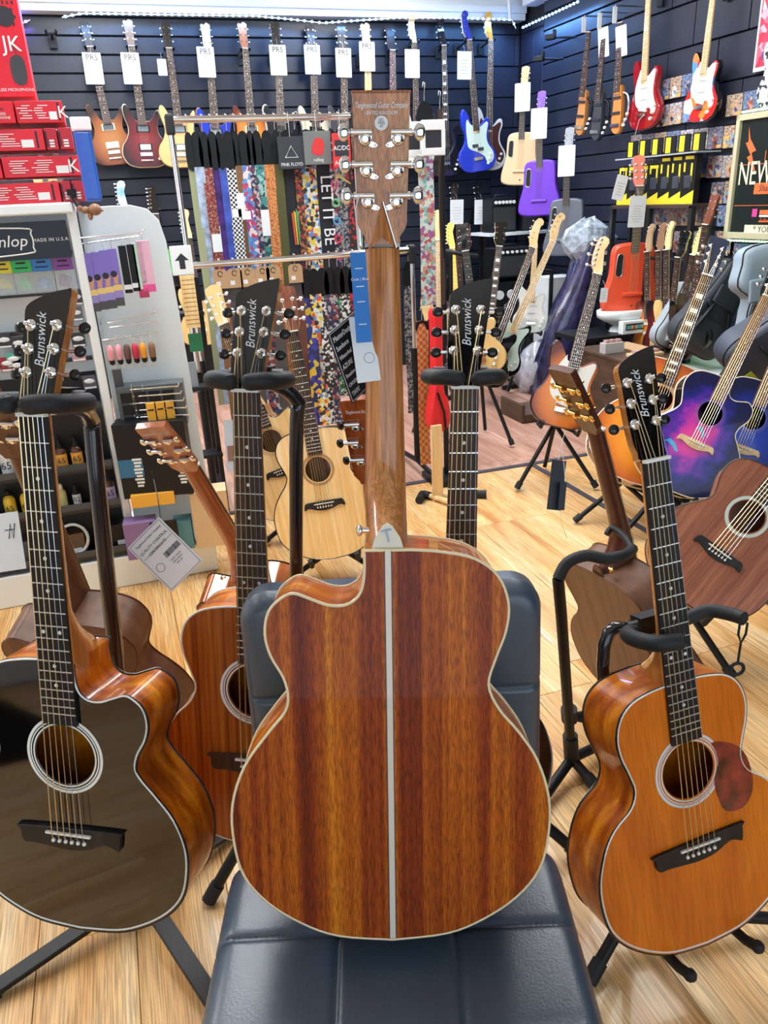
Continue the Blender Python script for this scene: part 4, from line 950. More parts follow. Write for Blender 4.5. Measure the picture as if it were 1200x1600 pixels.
def photo_row(xa, ya, xb, yb, hp, n, where):
    """lower edge from (xa,ya) to (xb,yb) in the picture, hp its height in pixels there"""
    global ps
    A, B = rw(xa, ya, .014), rw(xb, yb, .014); T_ = rw((xa+xb)/2, (ya+yb)/2-hp, .014); h = T_.z-(A.z+B.z)/2
    words = ['first','second','third','fourth','fifth','sixth','seventh','eighth','ninth','tenth']
    for i in range(n):
        ps += 1; photo(A.lerp(B, i/n), A.lerp(B, (i+1)/n), h, 'customer photo print, %s from the left in %s' % (words[i], where), ps)
photo_row(1027,159,1083,148,34,3,'the short row left of the pop-painted guitar')
photo_row(1024,200,1085,190,35,3,'the short second row behind the painted guitar')
photo_row(1132,184,1215,170,36,3,'the short row above the framed sign')
photo_row(984,242,1152,231,34,8,'the long row below both strats')
photo_row(984,280,1150,278,34,8,'the row behind the yellow and black packets')
photo_row(1108,320,1150,318,36,2,'the pair right of the packets')
photo_row(1015,352,1142,355,33,6,'the row just under the packet shelf')
photo_row(1050,395,1140,398,36,4,'the row behind the hanging necks')
photo_row(1143,412,1215,418,34,3,'the row below the framed sign')
# dark rails between the rows
# packets of tools, yellow and black, on the shelf
shelf_z = 1.265
su = thing('shelf_unit', 'tall black shelf frame against the right wall with packets on top', 'shelf'); su.matrix_world = RM
FR = mat('black_frame', (.015,.017,.02), .4)
q = MB(); q.box((3.335, 4.34, shelf_z-.012), (.18, .80, .022)); q.build('shelf_board', mat('dark_board', (.06,.035,.03), .45), su, bevel=.002)
q = MB(); q.box((3.335, 4.34, .62), (.18, .80, .022)); q.build('shelf_board', FR, su, bevel=.002)
for x, y in ((3.26,3.95),(3.26,4.73),(3.41,3.95),(3.41,4.73),(3.26,4.34)):
    q = MB(); q.box((x, y, shelf_z/2), (.03,.03,shelf_z-.02)); q.build('post', FR, su)
q = MB(); q.tube([(3.26,3.96,.95),(3.26,4.72,.95)], .01, 6); q.build('rail', FR, su)
YEL = mat('packet_yellow', (.8,.66,.03), .4)
for i in range(7):
    y = 4.68-.105*i; r_ = thing('tool_packet', ['first','second','third','fourth','fifth','sixth','seventh'][i]+' yellow and black packet from the left on the shelf', 'packet', 'yellow and black packets on the shelf', RM @ T((3.31, y, shelf_z)) @ RZ(-78))
    h_ = .27 if i > 3 else .235
    q = MB(); q.box((0, .0, h_/2), (.095, .05, h_)); q.build('box', BLKSAT, r_, bevel=.002)
    q = MB(); q.add([(-.047,-.0256,.0),(.047,-.0256,.0),(.047,-.0256,.075),(-.047,-.0256,.03)], [(0,1,2,3)]); q.box((-.03,-.0255,.2), (.012,.001,.05)); q.box((.02,-.0255,.17), (.012,.001,.1)); q.box((0,-.0255,h_-.02), (.06,.001,.018)); q.build('yellow_print', YEL, r_)
    q = MB(); q.box((.0,-.026,.12), (.05,.012,.07)); q.build('clear_blister', mat('tool_grey', (.05,.06,.08), .15), r_, bevel=.01)
for i in range(6):
    y = 4.66-.125*i; r_ = thing('small_packet', ['first','second','third','fourth','fifth','sixth'][i]+' small yellow-marked packet from the left hung above the shelf packets', 'packet', 'small packets hung above the shelf', RM @ T((3.33, y, shelf_z+.28)) @ RZ(-78))
    q = MB(); q.box((0,0,.05), (.085,.012,.1)); q.build('card', BLKSAT, r_, bevel=.001)
    q = MB(); q.box((-.012,-.007,.05), (.036,.001,.085)); q.build('yellow_print', YEL, r_)
q = MB(); q.box((3.335, 4.34, shelf_z+.275), (.17, .78, .008)); q.build('shelf_board', mat('clear_ledge', (.4,.45,.48), .2), su)
# necks seen in the shelf frame
def wallneck(label, tp, bt, m, o, off=.2): hang('electric_guitar', label, tp, bt, m, o, plane=rw, front=(NX*.12-UX*.95).normalized(), off=off, hang_=False)
wallneck('guitar with reddish-brown six-a-side head beside the packets at right', (1113,295), (1070,545), BLACK, dict(shape='single', head='prs', face=DARKMAH, neck=DARKMAH), .52)
wallneck('dark guitar with pale yellow-green headstock in the shelf frame', (1093,352), (1050,560), BLACK, dict(shape='strat', face=mat('pale_lime', (.6,.58,.25), .3)), .46)
wallneck('guitar with a worn tan paddle head at left in the shelf frame', (1012,348), (1012,560), ORB, dict(shape='strat', face=mat('tan_head', (.4,.27,.16), .4)), .25)
wallneck('guitar with a brown paddle head in the middle of the shelf frame', (1030,346), (1028,560), DARKRED, dict(shape='strat', face=mat('brown_head', (.25,.12,.06), .4)), .31)
wallneck('guitar with a pale cream paddle head in the shelf frame', (1043,344), (1040,560), NATB, dict(shape='strat', face=MAPLE), .37)
wallneck('silver-edged black guitar leaning inside the shelf frame', (1066,352), (1040,580), mat('silver_black', (.08,.09,.11), .2, metal=.6), dict(shape='single', head='les', face=BLACK), .42)
# framed black sign with orange print
P0 = rw(1134, 371, .13); P1 = rw(1235, 371, .13); HS = rw(1155, 180, .13).z-P0.z
M = frame(P0, P0+V((0,0,1)), -UX); sw = .86
sg = thing('framed_sign', 'black shop sign in a cream frame with orange and cream lettering', 'sign', M=M)
q = MB(); q.box((sw/2, .01, HS/2), (sw, .02, HS)); q.build('board', mat('sign_black', (.012,.02,.018), .25), sg)
q = MB(); fm_ = mat('sign_cream', (.55,.52,.34), .5)
for a in ((sw/2,-.004,.015,sw,.03),(sw/2,-.004,HS-.015,sw,.03),(.014,-.004,HS/2,.028,HS),(sw-.014,-.004,HS/2,.028,HS)): q.box((a[0],a[1],a[2]), (a[3],.03,a[4]))
q.build('frame', fm_, sg, bevel=.002)
ORG = mat('sign_orange', (.85,.16,.04), .5); CRM = mat('sign_cream_ink', (.8,.76,.55), .5)
q = MB(); q.add([(x*.01, -.002, HS-.06-z*.01) for x, z in ((8,0),(10,6),(15,12),(12,13),(17,24),(9,15),(11.5,14),(7,8),(9,7.5))], [tuple(range(9))]); q.box((.43,-.002,HS*.60), (.78,.001,.003)); q.box((.43,-.002,HS*.27), (.78,.001,.003)); q.box((.48,-.002,HS*.405), (.62,.001,.055)); q.box((.28,-.002,HS*.215), (.10,.001,.022)); q.box((.28,-.002,HS*.14), (.10,.001,.006)); 
for a in range(5): q.box((.22+.02*a, -.002, HS*(.66+.05*(a % 2))), (.004,.001,.05), M=T((0,0,0)))
q.build('orange_print', ORG, sg)
text('NEW', .165, T((.045,-.003,HS*.52)), CRM, sg, align='LEFT', sx=.62, ext=.001); text('GUITAR', .165, T((.30,-.003,HS*.52)), ORG, sg, align='LEFT', sx=.62, ext=.001)
text('Share your', .045, T((.20,-.0035,HS*.405)), INK, sg, align='LEFT', shear=.3)
q = MB(); q.box((.36,-.002,HS*.075), (.45,.001,.045)); q.build('cream_print', CRM, sg); text('★ YOUR'.replace('★','*'), .045, T((.20,-.0035,HS*.075)), INK, sg, align='LEFT')
q = MB(); q.box((.195,-.002,HS*.21), (.035,.001,.04)); q.build('pink_icon', mat('icon_pink', (.7,.06,.3), .4), sg)
q = MB(); q.box((.28,-.002,HS*.185), (.10,.001,.010)); q.build('white_print', WINK, sg); text('Follow Us!', .026, T((.235,-.003,HS*.15)), ORG, sg, align='LEFT', shear=.3)
GRN = (.25,1.0,.25)
for lb, z in (('green light strip along the top of the framed sign', HS+.012), ('green light strip under the framed sign', -.014)):
    strip('light_strip', lb, [M @ V((.01,.0,z)), M @ V((sw,.0,z))], GRN, step=.022, rad=.004, power=.5)
# bright poster high at the right
P0 = rw(1178,113,.02); M = frame(P0, P0+V((0,0,1)), -UX)
po = thing('poster', 'pink and red illustrated poster high at the right edge', 'poster', M=M)
q = MB(); q.box((.2,.003,.32), (.42,.004,.64)); q.build('sheet', mat('poster_white', (.75,.72,.74), .4), po)
q = MB(); q.box((.2,-.0005,.32), (.39,.002,.60)); q.build('printed_picture', splash('poster_print', [(.75,.03,.08),(.8,.12,.2),(.7,.68,.72),(.5,.02,.05),(.15,.05,.2),(.8,.4,.5)], 26, .4), po)

# ================================================================== white display at the left
GT = 2.95                                                      # its front plane in room axes (local y)
def g2(x, y, off=0.0):                                         # picture point on the display's front plane -> room axes
    P = onplane(x, y, NX*(-GT+off)+V((0,0,0)), NX); return V((P.dot(UX), -P.dot(NX), P.z))
def rthing(name, label, cat, group=None, at=(0,0,0), rz=0): return thing(name, label, cat, group, RM @ T(at) @ RZ(rz))
dsp = rthing('display_unit', 'white shop display stand with pegs, shelves and a black header', 'display')
q = MB(); q.box((-.55, GT+.22, .065), (1.55, .50, .13)); q.build('plinth', WHITE, dsp, bevel=.006)
q = MB(); q.box((-.60, GT+.21, 1.40), (1.04, .46, .035)); q.build('top_board', WHITE, dsp, bevel=.006)
q = MB(); q.box((-.088, GT+.02, .76), (.030, .045, 1.26)); q.build('post', WHITE, dsp, bevel=.004)
q = MB(); q.box((-.60, GT+.10, .76), (1.0, .02, 1.26)); q.build('back_panel', mat('panel_grey_white', (.7,.78,.82), .4), dsp)
q = MB(); pn = [(-.07,.13),(.245,.13),(.235,.6),(.225,1.0),(.215,1.27),(.20,1.345),(.165,1.385),(.11,1.40),(-.07,1.40)]
q.prism(pn, GT+.12, GT+.14, 0, False); q.build('wing_panel', mat('wing_white', (.78,.88,.91), .25), dsp, bevel=.003)
a, b = g2(0, 357), g2(112, 392); zc = (g2(50,356).z+g2(50,396).z)/2
q = MB(); q.box((-.60, GT+.005, zc), (.98, .012, .118)); hd = q.build('header_panel', mat('header_navy', (.008,.014,.024), .4), dsp)
text('Dunlop', .052, T((g2(42,375).x, GT-.0025, zc)), WINK, dsp, shear=.25, align='RIGHT')
q = MB(); xr = g2(47,375).x; q.tube([(p.x, GT-.002, p.y) for p in spline([(xr-.3,zc-.04),(xr-.02,zc-.04),(xr+.006,zc-.02),(xr+.006,zc+.02),(xr-.02,zc+.04),(xr-.3,zc+.04)], 4)], .0025, 5, closed=True); q.build('logo_outline', WINK, hd)
text('MADE IN U.S.A.', .0150, T((g2(80,374).x, GT-.0025, zc)), WINK, dsp, space=1.15)
RAILM = mat('dark_rail', (.012,.015,.018), .4)
for i, y in enumerate((398, 462, 522, 572)):
    q = MB(); q.box((-.60, GT+.07, g2(60,y).z), (.98, .03, .012)); q.build('rail', RAILM, dsp)
# string-pick packets: card above, clear pouch of picks below
def pack(label, x, y, col, i):
    P = g2(x, y); r_ = rthing('pick_packet', label, 'packet', 'pick packets under the header', (P.x, GT+.03, P.z))
    q = MB(); q.box((0, 0, .0), (.062, .002, .052)); q.build('card', mat('pick_card%d' % i, col, .35), r_)
    q = MB(); q.box((0, -.0015, .004), (.03, .0006, .006)); q.box((0,-.0015,-.012), (.04,.0006,.004)); q.box((0,-.0015,.018), (.014,.0006,.007)); q.build('print', INK, r_)
    q = MB(); q.box((0, -.001, -.062), (.066, .003, .07)); q.build('clear_pouch', mat('clear_bag', (.7,.78,.8), .12, alpha=.28), r_)
    q = MB(); rr = random.Random(i)
    for k in range(9): q.ball((rr.uniform(-.014,.014), .006+rr.uniform(-.003,.003), -.062+rr.uniform(-.016,.014)), (.012,.003,.011), 8)
    q.build('picks', mat('pick_pale%d' % i, tuple(min(1, c*.8+.12) for c in col), .4), r_, kind='stuff')
pack('yellow pick packet at the photo edge under the header', 0, 416, (.85,.75,.02), 0)
pack('green pick packet under the black header', 31, 414, (.03,.6,.12), 1)
pack('blue pick packet under the black header', 63, 412, (.03,.25,.75), 2)
pack('purple pick packet with a white price sticker', 97, 410, (.3,.06,.42), 3)
# small packs on the pegs below
k = 0
for (x, y, c, lb) in ((5,535,(.03,.03,.04),'at the photo edge'),(28,540,(.03,.03,.04),'beside the black headstock'),(118,467,(.05,.05,.06),'right of the black headstock top'),(118,492,(.12,.13,.15),'of dark picks right of the headstock'),(122,533,(.03,.03,.04),'with red strip by the tuners'),(10,572,(.3,.02,.03),'red, left of the headstock'),(26,575,(.25,.03,.03),'red, against the headstock'),(122,556,(.55,.3,.35),'pink, under the tuners'),(20,565,(.1,.4,.3),'green, left of the tuners'),(140,600,(.1,.1,.12),'under the rail by the stand')):
    P = g2(x, y); r_ = rthing('small_packet', 'small hanging packet '+lb, 'packet', 'small packets on display pegs', (P.x, GT+.035, P.z))
    q = MB(); q.box((0,0,0), (.046,.003,.05)); q.build('card', mat('mini%d' % k, c, .4), r_)
    q = MB(); q.ball((0,-.003,.004), (.02,.004,.009), 8); q.box((0,-.002,-.02), (.04,.001,.006)); q.build('contents', [PAPER, mat('mini_red', (.6,.03,.03), .4)][0], r_); k += 1
# shelves with bottles
for i, y in enumerate((642, 735, 797, 872)):
    P = g2(110, y); q = MB(); q.box((-.57, GT+.035, P.z), (.92, .13, .014)); q.build('shelf', RAILM, dsp, bevel=.001)
    q = MB(); q.box((-.57, GT-.03, P.z+.018), (.92, .004, .024)); q.build('shelf_lip', mat('clear_lip', (.05,.06,.07), .15), dsp)
q = MB(); q.box((-.57, GT+.088, .48), (.92, .012, .72)); q.build('dark_panel', mat('shelf_backing', (.008,.01,.012), .5), dsp)
def bottle(label, x, zsh, h, r, col, cap, lab, txt, spray=False, off=.02):
    P = g2(x[0], x[1]); 
    r_x = P.x
    r_ = rthing('polish_bottle', label, 'bottle', 'care product bottles on the display shelves', (r_x, GT+off, zsh))
    q = MB(); q.lathe([(r*.9,0),(r,.004),(r,h*.62),(r*.8,h*.72),(r*.42,h*.78),(r*.4,h*.82)], 16); q.build('bottle_body', col, r_)
    q = MB()
    if spray: q.lathe([(r*.7,h*.8),(r*.62,h*.88),(r*.4,h*.93),(r*.38,h*1.12),(r*.3,h*1.18)], 12); q.box((0,-r*.5,h*1.1), (r*.4,r*.8,r*.35))
    else: q.lathe([(r*.55,h*.8),(r*.55,h*.93),(r*.3,h*1.0)], 12)
    q.build('cap', cap, r_)
    lb = MB(); lb.loft([[((r+.0006)*sin(a), -(r+.0006)*cos(a), z) for a in [(-1.25+2.5*j/12) for j in range(13)]] for z in (h*.1, h*.56)], 0, True, False, False); lb.build('label', lab, r_)
    if txt: text(txt, h*.3, T((0,-r-.0012,h*.33)), INK if lab is not DARK else WINK, r_)
WB = mat('white_bottle', (.75,.8,.8), .3); AB = mat('amber_bottle', (.1,.04,.02), .15); OL = mat('orange_label', (.85,.4,.06), .5); YB = mat('yellow_bottle', (.85,.6,.05), .2); PL = mat('lilac_label', (.5,.42,.7), .5); CL = mat('clear_liquid', (.75,.7,.3), .15)
z1, z2, z3, z4 = (g2(110, y).z+.008 for y in (735, 797, 872, 872))
bottle('white 65 bottle cut by the photo edge on the upper shelf', (3,700), z1, .125, .021, WB, BLKSAT, WB, '65')
bottle('white 65 bottle beside the fretboard on the upper shelf', (26,700), z1, .125, .021, WB, BLKSAT, WB, '65')
bottle('orange-labelled 65 spray bottle right of the fretboard', (92,700), z1, .10, .021, AB, BLKSAT, OL, '65', True)
bottle('orange-labelled 65 spray bottle next to the stand pole', (117,700), z1, .10, .021, AB, BLKSAT, OL, '65', True)
bottle('orange-labelled spray bottle half behind the stand pole', (140,700), z1, .10, .021, AB, BLKSAT, OL, '65', True)
bottle('yellow 65 bottle at the photo edge on the middle shelf', (12,780), z2, .10, .021, YB, BLKSAT, YB, '65')
bottle('yellow 65 bottle beside the fretboard on the middle shelf', (38,780), z2, .10, .018, YB, BLKSAT, YB, '65')
bottle('pale yellow bottle behind the fretboard edge', (97,780), z2, .095, .017, CL, IVORY, CL, '')
bottle('small black 02 bottle on the middle shelf', (120,780), z2, .085, .015, BLKSAT, BLKSAT, PAPER, '02')
bottle('lilac-labelled 65 bottle right of the stand pole', (174,780), z2, .105, .02, AB, BLKSAT, PL, '65', True)
# bottom shelf goods
for (lb, px, w_, h_, m_) in (('black product box right of the pole on the bottom shelf', 182, .13, .10, BLKSAT), ('dark product box behind the fretboard on the bottom shelf', 60, .12, .09, mat('box_grey', (.06,.06,.07), .4)), ('small dark kit box with amber bottles on the bottom shelf', 112, .10, .09, mat('kit_brown', (.12,.07,.04), .4))):
    P = g2(px, 850); r_ = rthing('product_box', lb, 'box', None, (P.x, GT+.03, z4)); q = MB(); q.box((0,0,h_/2), (w_,.07,h_)); q.build('carton', m_, r_, bevel=.002)
    q = MB(); q.box((w_*.2,-.0355,h_*.25), (w_*.3,.001,h_*.18)); q.build('label', PAPER, r_)
P = g2(113, 830); r_ = rthing('cable_coil', 'clear ring of coiled tubing on the bottom shelf', 'cable', None, (P.x, GT-.02, z4+.075)); q = MB(); q.tube([(.052*cos(2*pi*i/28), 0, .06*sin(2*pi*i/28)) for i in range(28)], .006, 6, closed=True); q.build('tubing', mat('clear_tube', (.5,.55,.58), .15), r_)
# peg rod with slim packs on the wing
R1, R2 = g2(124, 372), g2(222, 364)
r_ = rthing('peg_rod', 'chrome rod carrying slim purple and black packs', 'peg'); q = MB(); q.tube([(R1.x, GT+.0, R1.z), (R2.x, GT+.03, R2.z), (R2.x+.01, GT+.03, R2.z+.012)], .003, 6); q.tube([(R1.x, GT+.05, R1.z-.02), (R2.x-.01, GT+.06, R2.z-.012)], .003, 6); q.tube([(R1.x+.02, GT+.03, R1.z), (R1.x+.02, GT+.12, R1.z)], .003, 6); q.build('rod', CHROME, r_)
LIL = mat('pack_lilac', (.22,.16,.6), .4); 
def slimpack(label, px, pt, pb_, cols, i, w_=.034):
    A_, B_x = g2(px, pt), g2(px+ (pb_-pt)*.20, pb_); h_ = A_.z-B_x.z
    r_ = rthing('slim_pack', label, 'packet', 'slim packs on the display rod', (A_.x, GT+.01, A_.z)); q = MB()
    tot = 0
    for j, (f_, m_) in enumerate(cols): q.box((0, 0, -h_*(tot+f_/2)), (w_, .012, h_*f_), j); tot += f_
    q.build('sleeve', [m_ for _, m_ in cols], r_, bevel=.0008)
    q = MB(); q.tube([(0,0,0),(0,0,.022),(.004,0,.026)], .0014, 4); q.build('hang_loop', STEEL, r_)
    return r_, h_
DG = mat('pack_grey', (.07,.07,.08), .4); YP = mat('pack_yellow', (.8,.6,.2), .4); L2 = mat('pack_lilac2', (.3,.26,.62), .4)
for i, (x, t_, b_) in enumerate(((133,396,487),(146,394,484),(159,391,482),(172,389,478))):
    r_, h_ = slimpack(['leftmost','second','third','fourth'][i]+' lilac slim pack printed with a face in profile', x+2, t_, b_, [(.48,LIL),(.14,LIL),(.10,YP),(.13,L2),(.15,DG)], i, .030)
    q = MB(); disc(q, (-.002,-h_*.47), .011, -.0066, 0, 12); q.add([(-.012,-.0067,-h_*.60),(-.006,-.0067,-h_*.47),(.006,-.0067,-h_*.50),(.004,-.0067,-h_*.62)], [(0,1,2,3)], 0); disc(q, (-.006,-h_*.43), .011, -.0069, 1, 12); q.build('face_print', [mat('print_skin', (.6,.32,.2), .5), INK], r_)
for i, (x, t_, b_) in enumerate(((187,384,458),(200,382,455))):
    slimpack(['left','right'][i]+' black slim pack with gold mark on the rod', x+3, t_, b_, [(.82,BLKSAT),(.1,PAPER),(.08,BLKSAT)], i, .026)
slimpack('pale green slim pack with crimson foot on the rod', 213, 379, 465, [(.84,mat('pack_mint', (.5,.75,.6), .4)),(.16,mat('crimson', (.45,.04,.12), .4))], 0, .034)
slimpack('wide pink pack at the right end of the rod', 222, 376, 456, [(.85,mat('pack_pink', (.85,.5,.68), .4)),(.15,mat('hot_pink', (.85,.1,.35), .4))], 1, .045)
# shakers
r_ = rthing('peg_rod', 'chrome rods holding the row of small plastic shakers', 'peg'); q = MB()
for a, b in (((160,532),(250,519)),((168,505),(243,489)),((172,512),(246,503))):
    A_, B_x = g2(*a), g2(*b); q.tube([(A_.x, GT+.0, A_.z), (B_x.x, GT+.02, B_x.z), (B_x.x+.006, GT+.02, B_x.z+.008)], .003, 6)
A_ = g2(160,520); q.tube([(A_.x,GT+.01,A_.z+.03),(A_.x,GT+.12,A_.z+.03)], .004, 6); q.build('rods', CHROME, r_, kind='stuff')
for i, (x, c, n_) in enumerate(((171,(.8,.35,.38),'leftmost pink'),(184,(.8,.35,.4),'second pink'),(197,(.13,.07,.05),'dark brown'),(210,(.6,.03,.07),'crimson'),(222,(.85,.35,.03),'orange'),(236,(.25,.13,.07),'tan brown'))):
    P = g2(x, 541-i); r_ = rthing('shaker', n_+' small egg-shaped shaker on the chrome rod', 'shaker', 'small shakers on the display', (P.x, GT+.0, P.z-.03)); s_ = .95
    q = MB(); q.lathe([(.003,.034),(.010,.028),(.0125,.012),(.012,-.006),(.0105,-.02)], 12); q.build('egg', mat('shk%d' % i, c, .35), r_)
    q = MB(); q.lathe([(.0105,-.02),(.0095,-.034),(.004,-.038)], 10); q.build('grip', BLKSAT, r_)
    q = MB(); q.tube([(0,0,.034),(0,0,.062),(0,.01,.066)], .0015, 4); q.box((0,.006,.0), (.03,.001,.11)); q.build('clear_bag', mat('clear_bag', (.7,.78,.8), .12, alpha=.28), r_)
# empty pegs above a black counter box
r_ = rthing('wire_pegs', 'bank of empty chrome wire pegs above the black box', 'peg'); q = MB()
for j in range(5):
    A_, B_x = g2(190, 612+11*j), g2(276+4*j, 598+11*j); q.tube([(A_.x, GT+.02, A_.z), (B_x.x, GT-.06, B_x.z), (B_x.x+.004, GT-.06, B_x.z+.01)], .0032, 6)
for x in (205, 222, 240): A_, B_x = g2(x, 600), g2(x+6, 656); q.tube([(A_.x, GT-.0, A_.z),(B_x.x, GT-.0, B_x.z)], .002, 5)
q.build('wires', CHROME, r_, kind='stuff'); 
A_ = g2(185, 580); B_x = g2(195, 668)
q = MB(); q.box(((A_.x+B_x.x)/2, GT+.05, (A_.z+B_x.z)/2), (.032,.03,A_.z-B_x.z)); q.build('bracket', mat('grey_bracket', (.1,.11,.12), .4), r_)
def carton(name, label, P, sz, m, rz=0, cat='box', par=None):
    r_ = rthing(name, label, cat, None, tuple(P), rz); q = MB(); q.box((0,0,sz[2]/2), sz); q.build('carton', m, r_, bevel=.002); return r_
P = g2(252, 770); zb = g2(240,768).z
ct = carton('product_box', 'large black carton with a red ring emblem on the display', (P.x+.0, GT-.02, zb), (.26,.10,.29), BLKSAT, -12)
q = MB(); ring(q, (.085,.215), .010, .0155, -.0515); q.build('ring_emblem', mat('mini_red', (.6,.03,.03), .4), ct)
q = MB(); q.box((.085,-.0508,.16), (.09,.001,.05)); q.build('red_band', mat('band_red', (.3,.03,.03), .4), ct); q = MB(); q.box((-.085,-.0508,.12), (.09,.001,.07)); q.build('blue_band', mat('band_blue', (.02,.15,.3), .4), ct)
q = MB()
for xx in (-.06, .10):
    for k in range(9): q.box((xx+.002*(k % 2), -.0512, .05+.013*k), (.022+.006*(k % 3), .001, .008))
q.build('white_print', WINK, ct, kind='stuff')
P = g2(235, 628); ct2 = carton('counter_tray', 'dark grey open tray of small black packs behind the wire pegs', (P.x+.01, GT+.04, g2(235,668).z), (.24,.09,.16), mat('tray_grey', (.1,.12,.13), .35), -8, 'tray')
for i in range(4):
    for j in range(3): q = MB(); q.box((-.085+.05*i,-.048,.03+.045*j), (.042,.008,.036)); q.build('small_pack', BLKSAT, ct2)
for i in range(3):
    P = g2(240+15*i, 668); r_ = rthing('string_pack', ['left','middle','right'][i]+' orange string pack standing behind the red-brown headstock', 'packet', None, (P.x, GT-.035, zb+.30), -4); q = MB(); q.box((0,0,.02), (.030,.02,.07)); q.build('sleeve', mat('pack_orange', (.85,.45,.05), .4), r_, bevel=.001)
    q = MB(); q.box((0,-.0105,.03), (.022,.001,.006)); q.build('print', INK, r_)
for lb, px, py, sz, m_, o_ in (('light tan carton standing right of the certificate tag', 335, 848, (.14,.1,.23), mat('tan_card', (.72,.52,.3), .6), -.04), ('lilac and orange box behind the certificate tag', 228, 868, (.12,.08,.15), mat('lilac_box', (.25,.16,.35), .5), -.05), ('black card folder hanging behind the certificate', 260, 850, (.10,.012,.15), BLKSAT, -.11), ('teal box behind the leaning neck', 292, 862, (.07,.08,.12), mat('teal_box', (.1,.3,.36), .5), -.03), ('orange packets box under the black carton', 240, 780, (.16,.06,.05), mat('pack_orange', (.85,.45,.05), .4), -.05)):
    P = g2(px, py); carton('product_box', lb, (P.x, GT+o_, .132 if py > 840 else P.z), sz, m_, -6)
# red boxes
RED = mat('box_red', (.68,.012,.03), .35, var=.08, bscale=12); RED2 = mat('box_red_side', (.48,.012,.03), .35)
def redbox(label, x0, x1, y0, y1, kind, off=0, z=None, deep=.2):
    a, b = g2(x0, (y0+y1)/2), g2(x1, (y0+y1)/2); h_ = g2((x0+x1)/2, y0).z-g2((x0+x1)/2, y1).z; w_ = b.x-a.x
    zz = z if z is not None else g2((x0+x1)/2, y1).z
    r_ = rthing('microphone_box', label, 'box', 'red microphone boxes on the display', ((a.x+b.x)/2, GT+off+deep/2, zz)); q = MB(); q.box((0,0,h_/2), (w_-.002,deep,h_-.001)); q.build('carton', RED if kind != 'end' else RED2, r_, bevel=.0015)
    y = -deep/2-.0006; q = MB(); rr = random.Random(int(x0*7+y0))
    if kind == 'side':
        for c in (-.30, .02):
            for j in range(6): l_ = w_*rr.uniform(.12,.26); q.box((c*w_+rr.uniform(-.01,.01), y, h_*(.78-.11*j)), (l_, .0006, .0022))
        q.box((.27*w_, y, h_*.33), (.16*w_, .0006, h_*.36)); q.build('print', WINK, r_, kind='stuff')
        q = MB(); q.box((w_*.40, y, h_*.5), (.006,.0006,h_*.8)); q.build('dark_bar', INK, r_)
    elif kind == 'end':
        for j in range(3): q.box((.0, y, h_*(.42-.13*j)), (w_*.36, .0006, .005))
        q.build('print', WINK, r_, kind='stuff'); q = MB(); q.box((-w_*.38, y, h_*.5), (.005,.0006,h_*.7)); q.build('dark_bar', INK, r_)
    if kind == 'front': 
        text('WIRELESS', h_*.17, T((0, y-.0003, h_*.42)), WINK, r_); text('MICROPHONE', h_*.17, T((0, y-.0003, h_*.25)), WINK, r_); text('takaroska', h_*.16, T((0, y-.0003, h_*.66)), INK, r_)
    return r_, w_, h_
lz = [1.418+.0785*i for i in range(4)]
r_, w_, h_ = redbox('red microphone box, end panel at the photo edge, topmost layer', -26, 27, 178, 213, 'front', -.01, lz[3])
r_, w_, h_ = redbox('red microphone box with silver initials topping the stack', 28, 103, 178, 213, 'side', 0, lz[3]); text('K', .05, T((w_*.40+.012, -.1012, h_*.45)), WINK, r_, sx=1)
redbox('long red box in the second layer from the top', -50, 72, 213, 247, 'side', 0, lz[2]); redbox('upright-ended red box left in the second layer', 73, 93, 213, 247, 'end', -.01, lz[2]); redbox('upright-ended red box right in the second layer', 94, 116, 213, 247, 'end', -.01, lz[2])
r_, w_, h_ = redbox('red box with white sticker and initials, third layer', 4, 125, 247, 280, 'side', 0, lz[1]); text('K', .055, T((w_*.42, -.1012, h_*.45)), WINK, r_)
redbox('red box cut by the photo edge in the third layer', -60, 3, 247, 280, 'front', -.01, lz[1])
redbox('bottom red box with a barcode sticker', -25, 94, 280, 313, 'side', 0, lz[0]); redbox('bottom-layer red box end, left of two', 95, 112, 280, 313, 'end', -.005, lz[0]); redbox('bottom-layer red box end, right of two', 113, 131, 280, 313, 'end', -.005, lz[0])
r_ = rthing('microphone_box', 'tall red box standing on the stack with mesh print', 'box', None, (g2(4,100).x, GT+.1, lz[3]+.0785)); r_.rotation_mode = 'XYZ'
q = MB(); q.box((0,0,.20), (.15,.13,.40)); q.build('carton', RED, r_, bevel=.002)
q = MB(); 
for i in range(9):
    for j in range(9): q.box((-.055+.0135*i+(.006 if j % 2 else 0), -.0656, .20+.019*j), (.006,.0006,.009))
disc(q, (.03,.22), .028, -.0662, 0, 16)
q.build('mesh_print', INK, r_, kind='stuff'); text('JK', .06, T((.035,-.067,.145)), WINK, r_)
q = MB(); q.prism([(p.x,p.y) for p in spline([(.02,.05),(.034,.035),(.05,.035),(.062,.05),(.062,.10),(.05,.115),(.034,.115),(.02,.10)], 3)], -.0668, -.0656, 0, False); q.cyl((.041,-.066,.115),(.041,-.066,.14), .0015, n=5); q.build('device_print', mat('mic_grey', (.05,.05,.06), .3), r_)
text('WIRELESS MICROPHONE', .012, T((.01,-.067,.02)), WINK, r_)
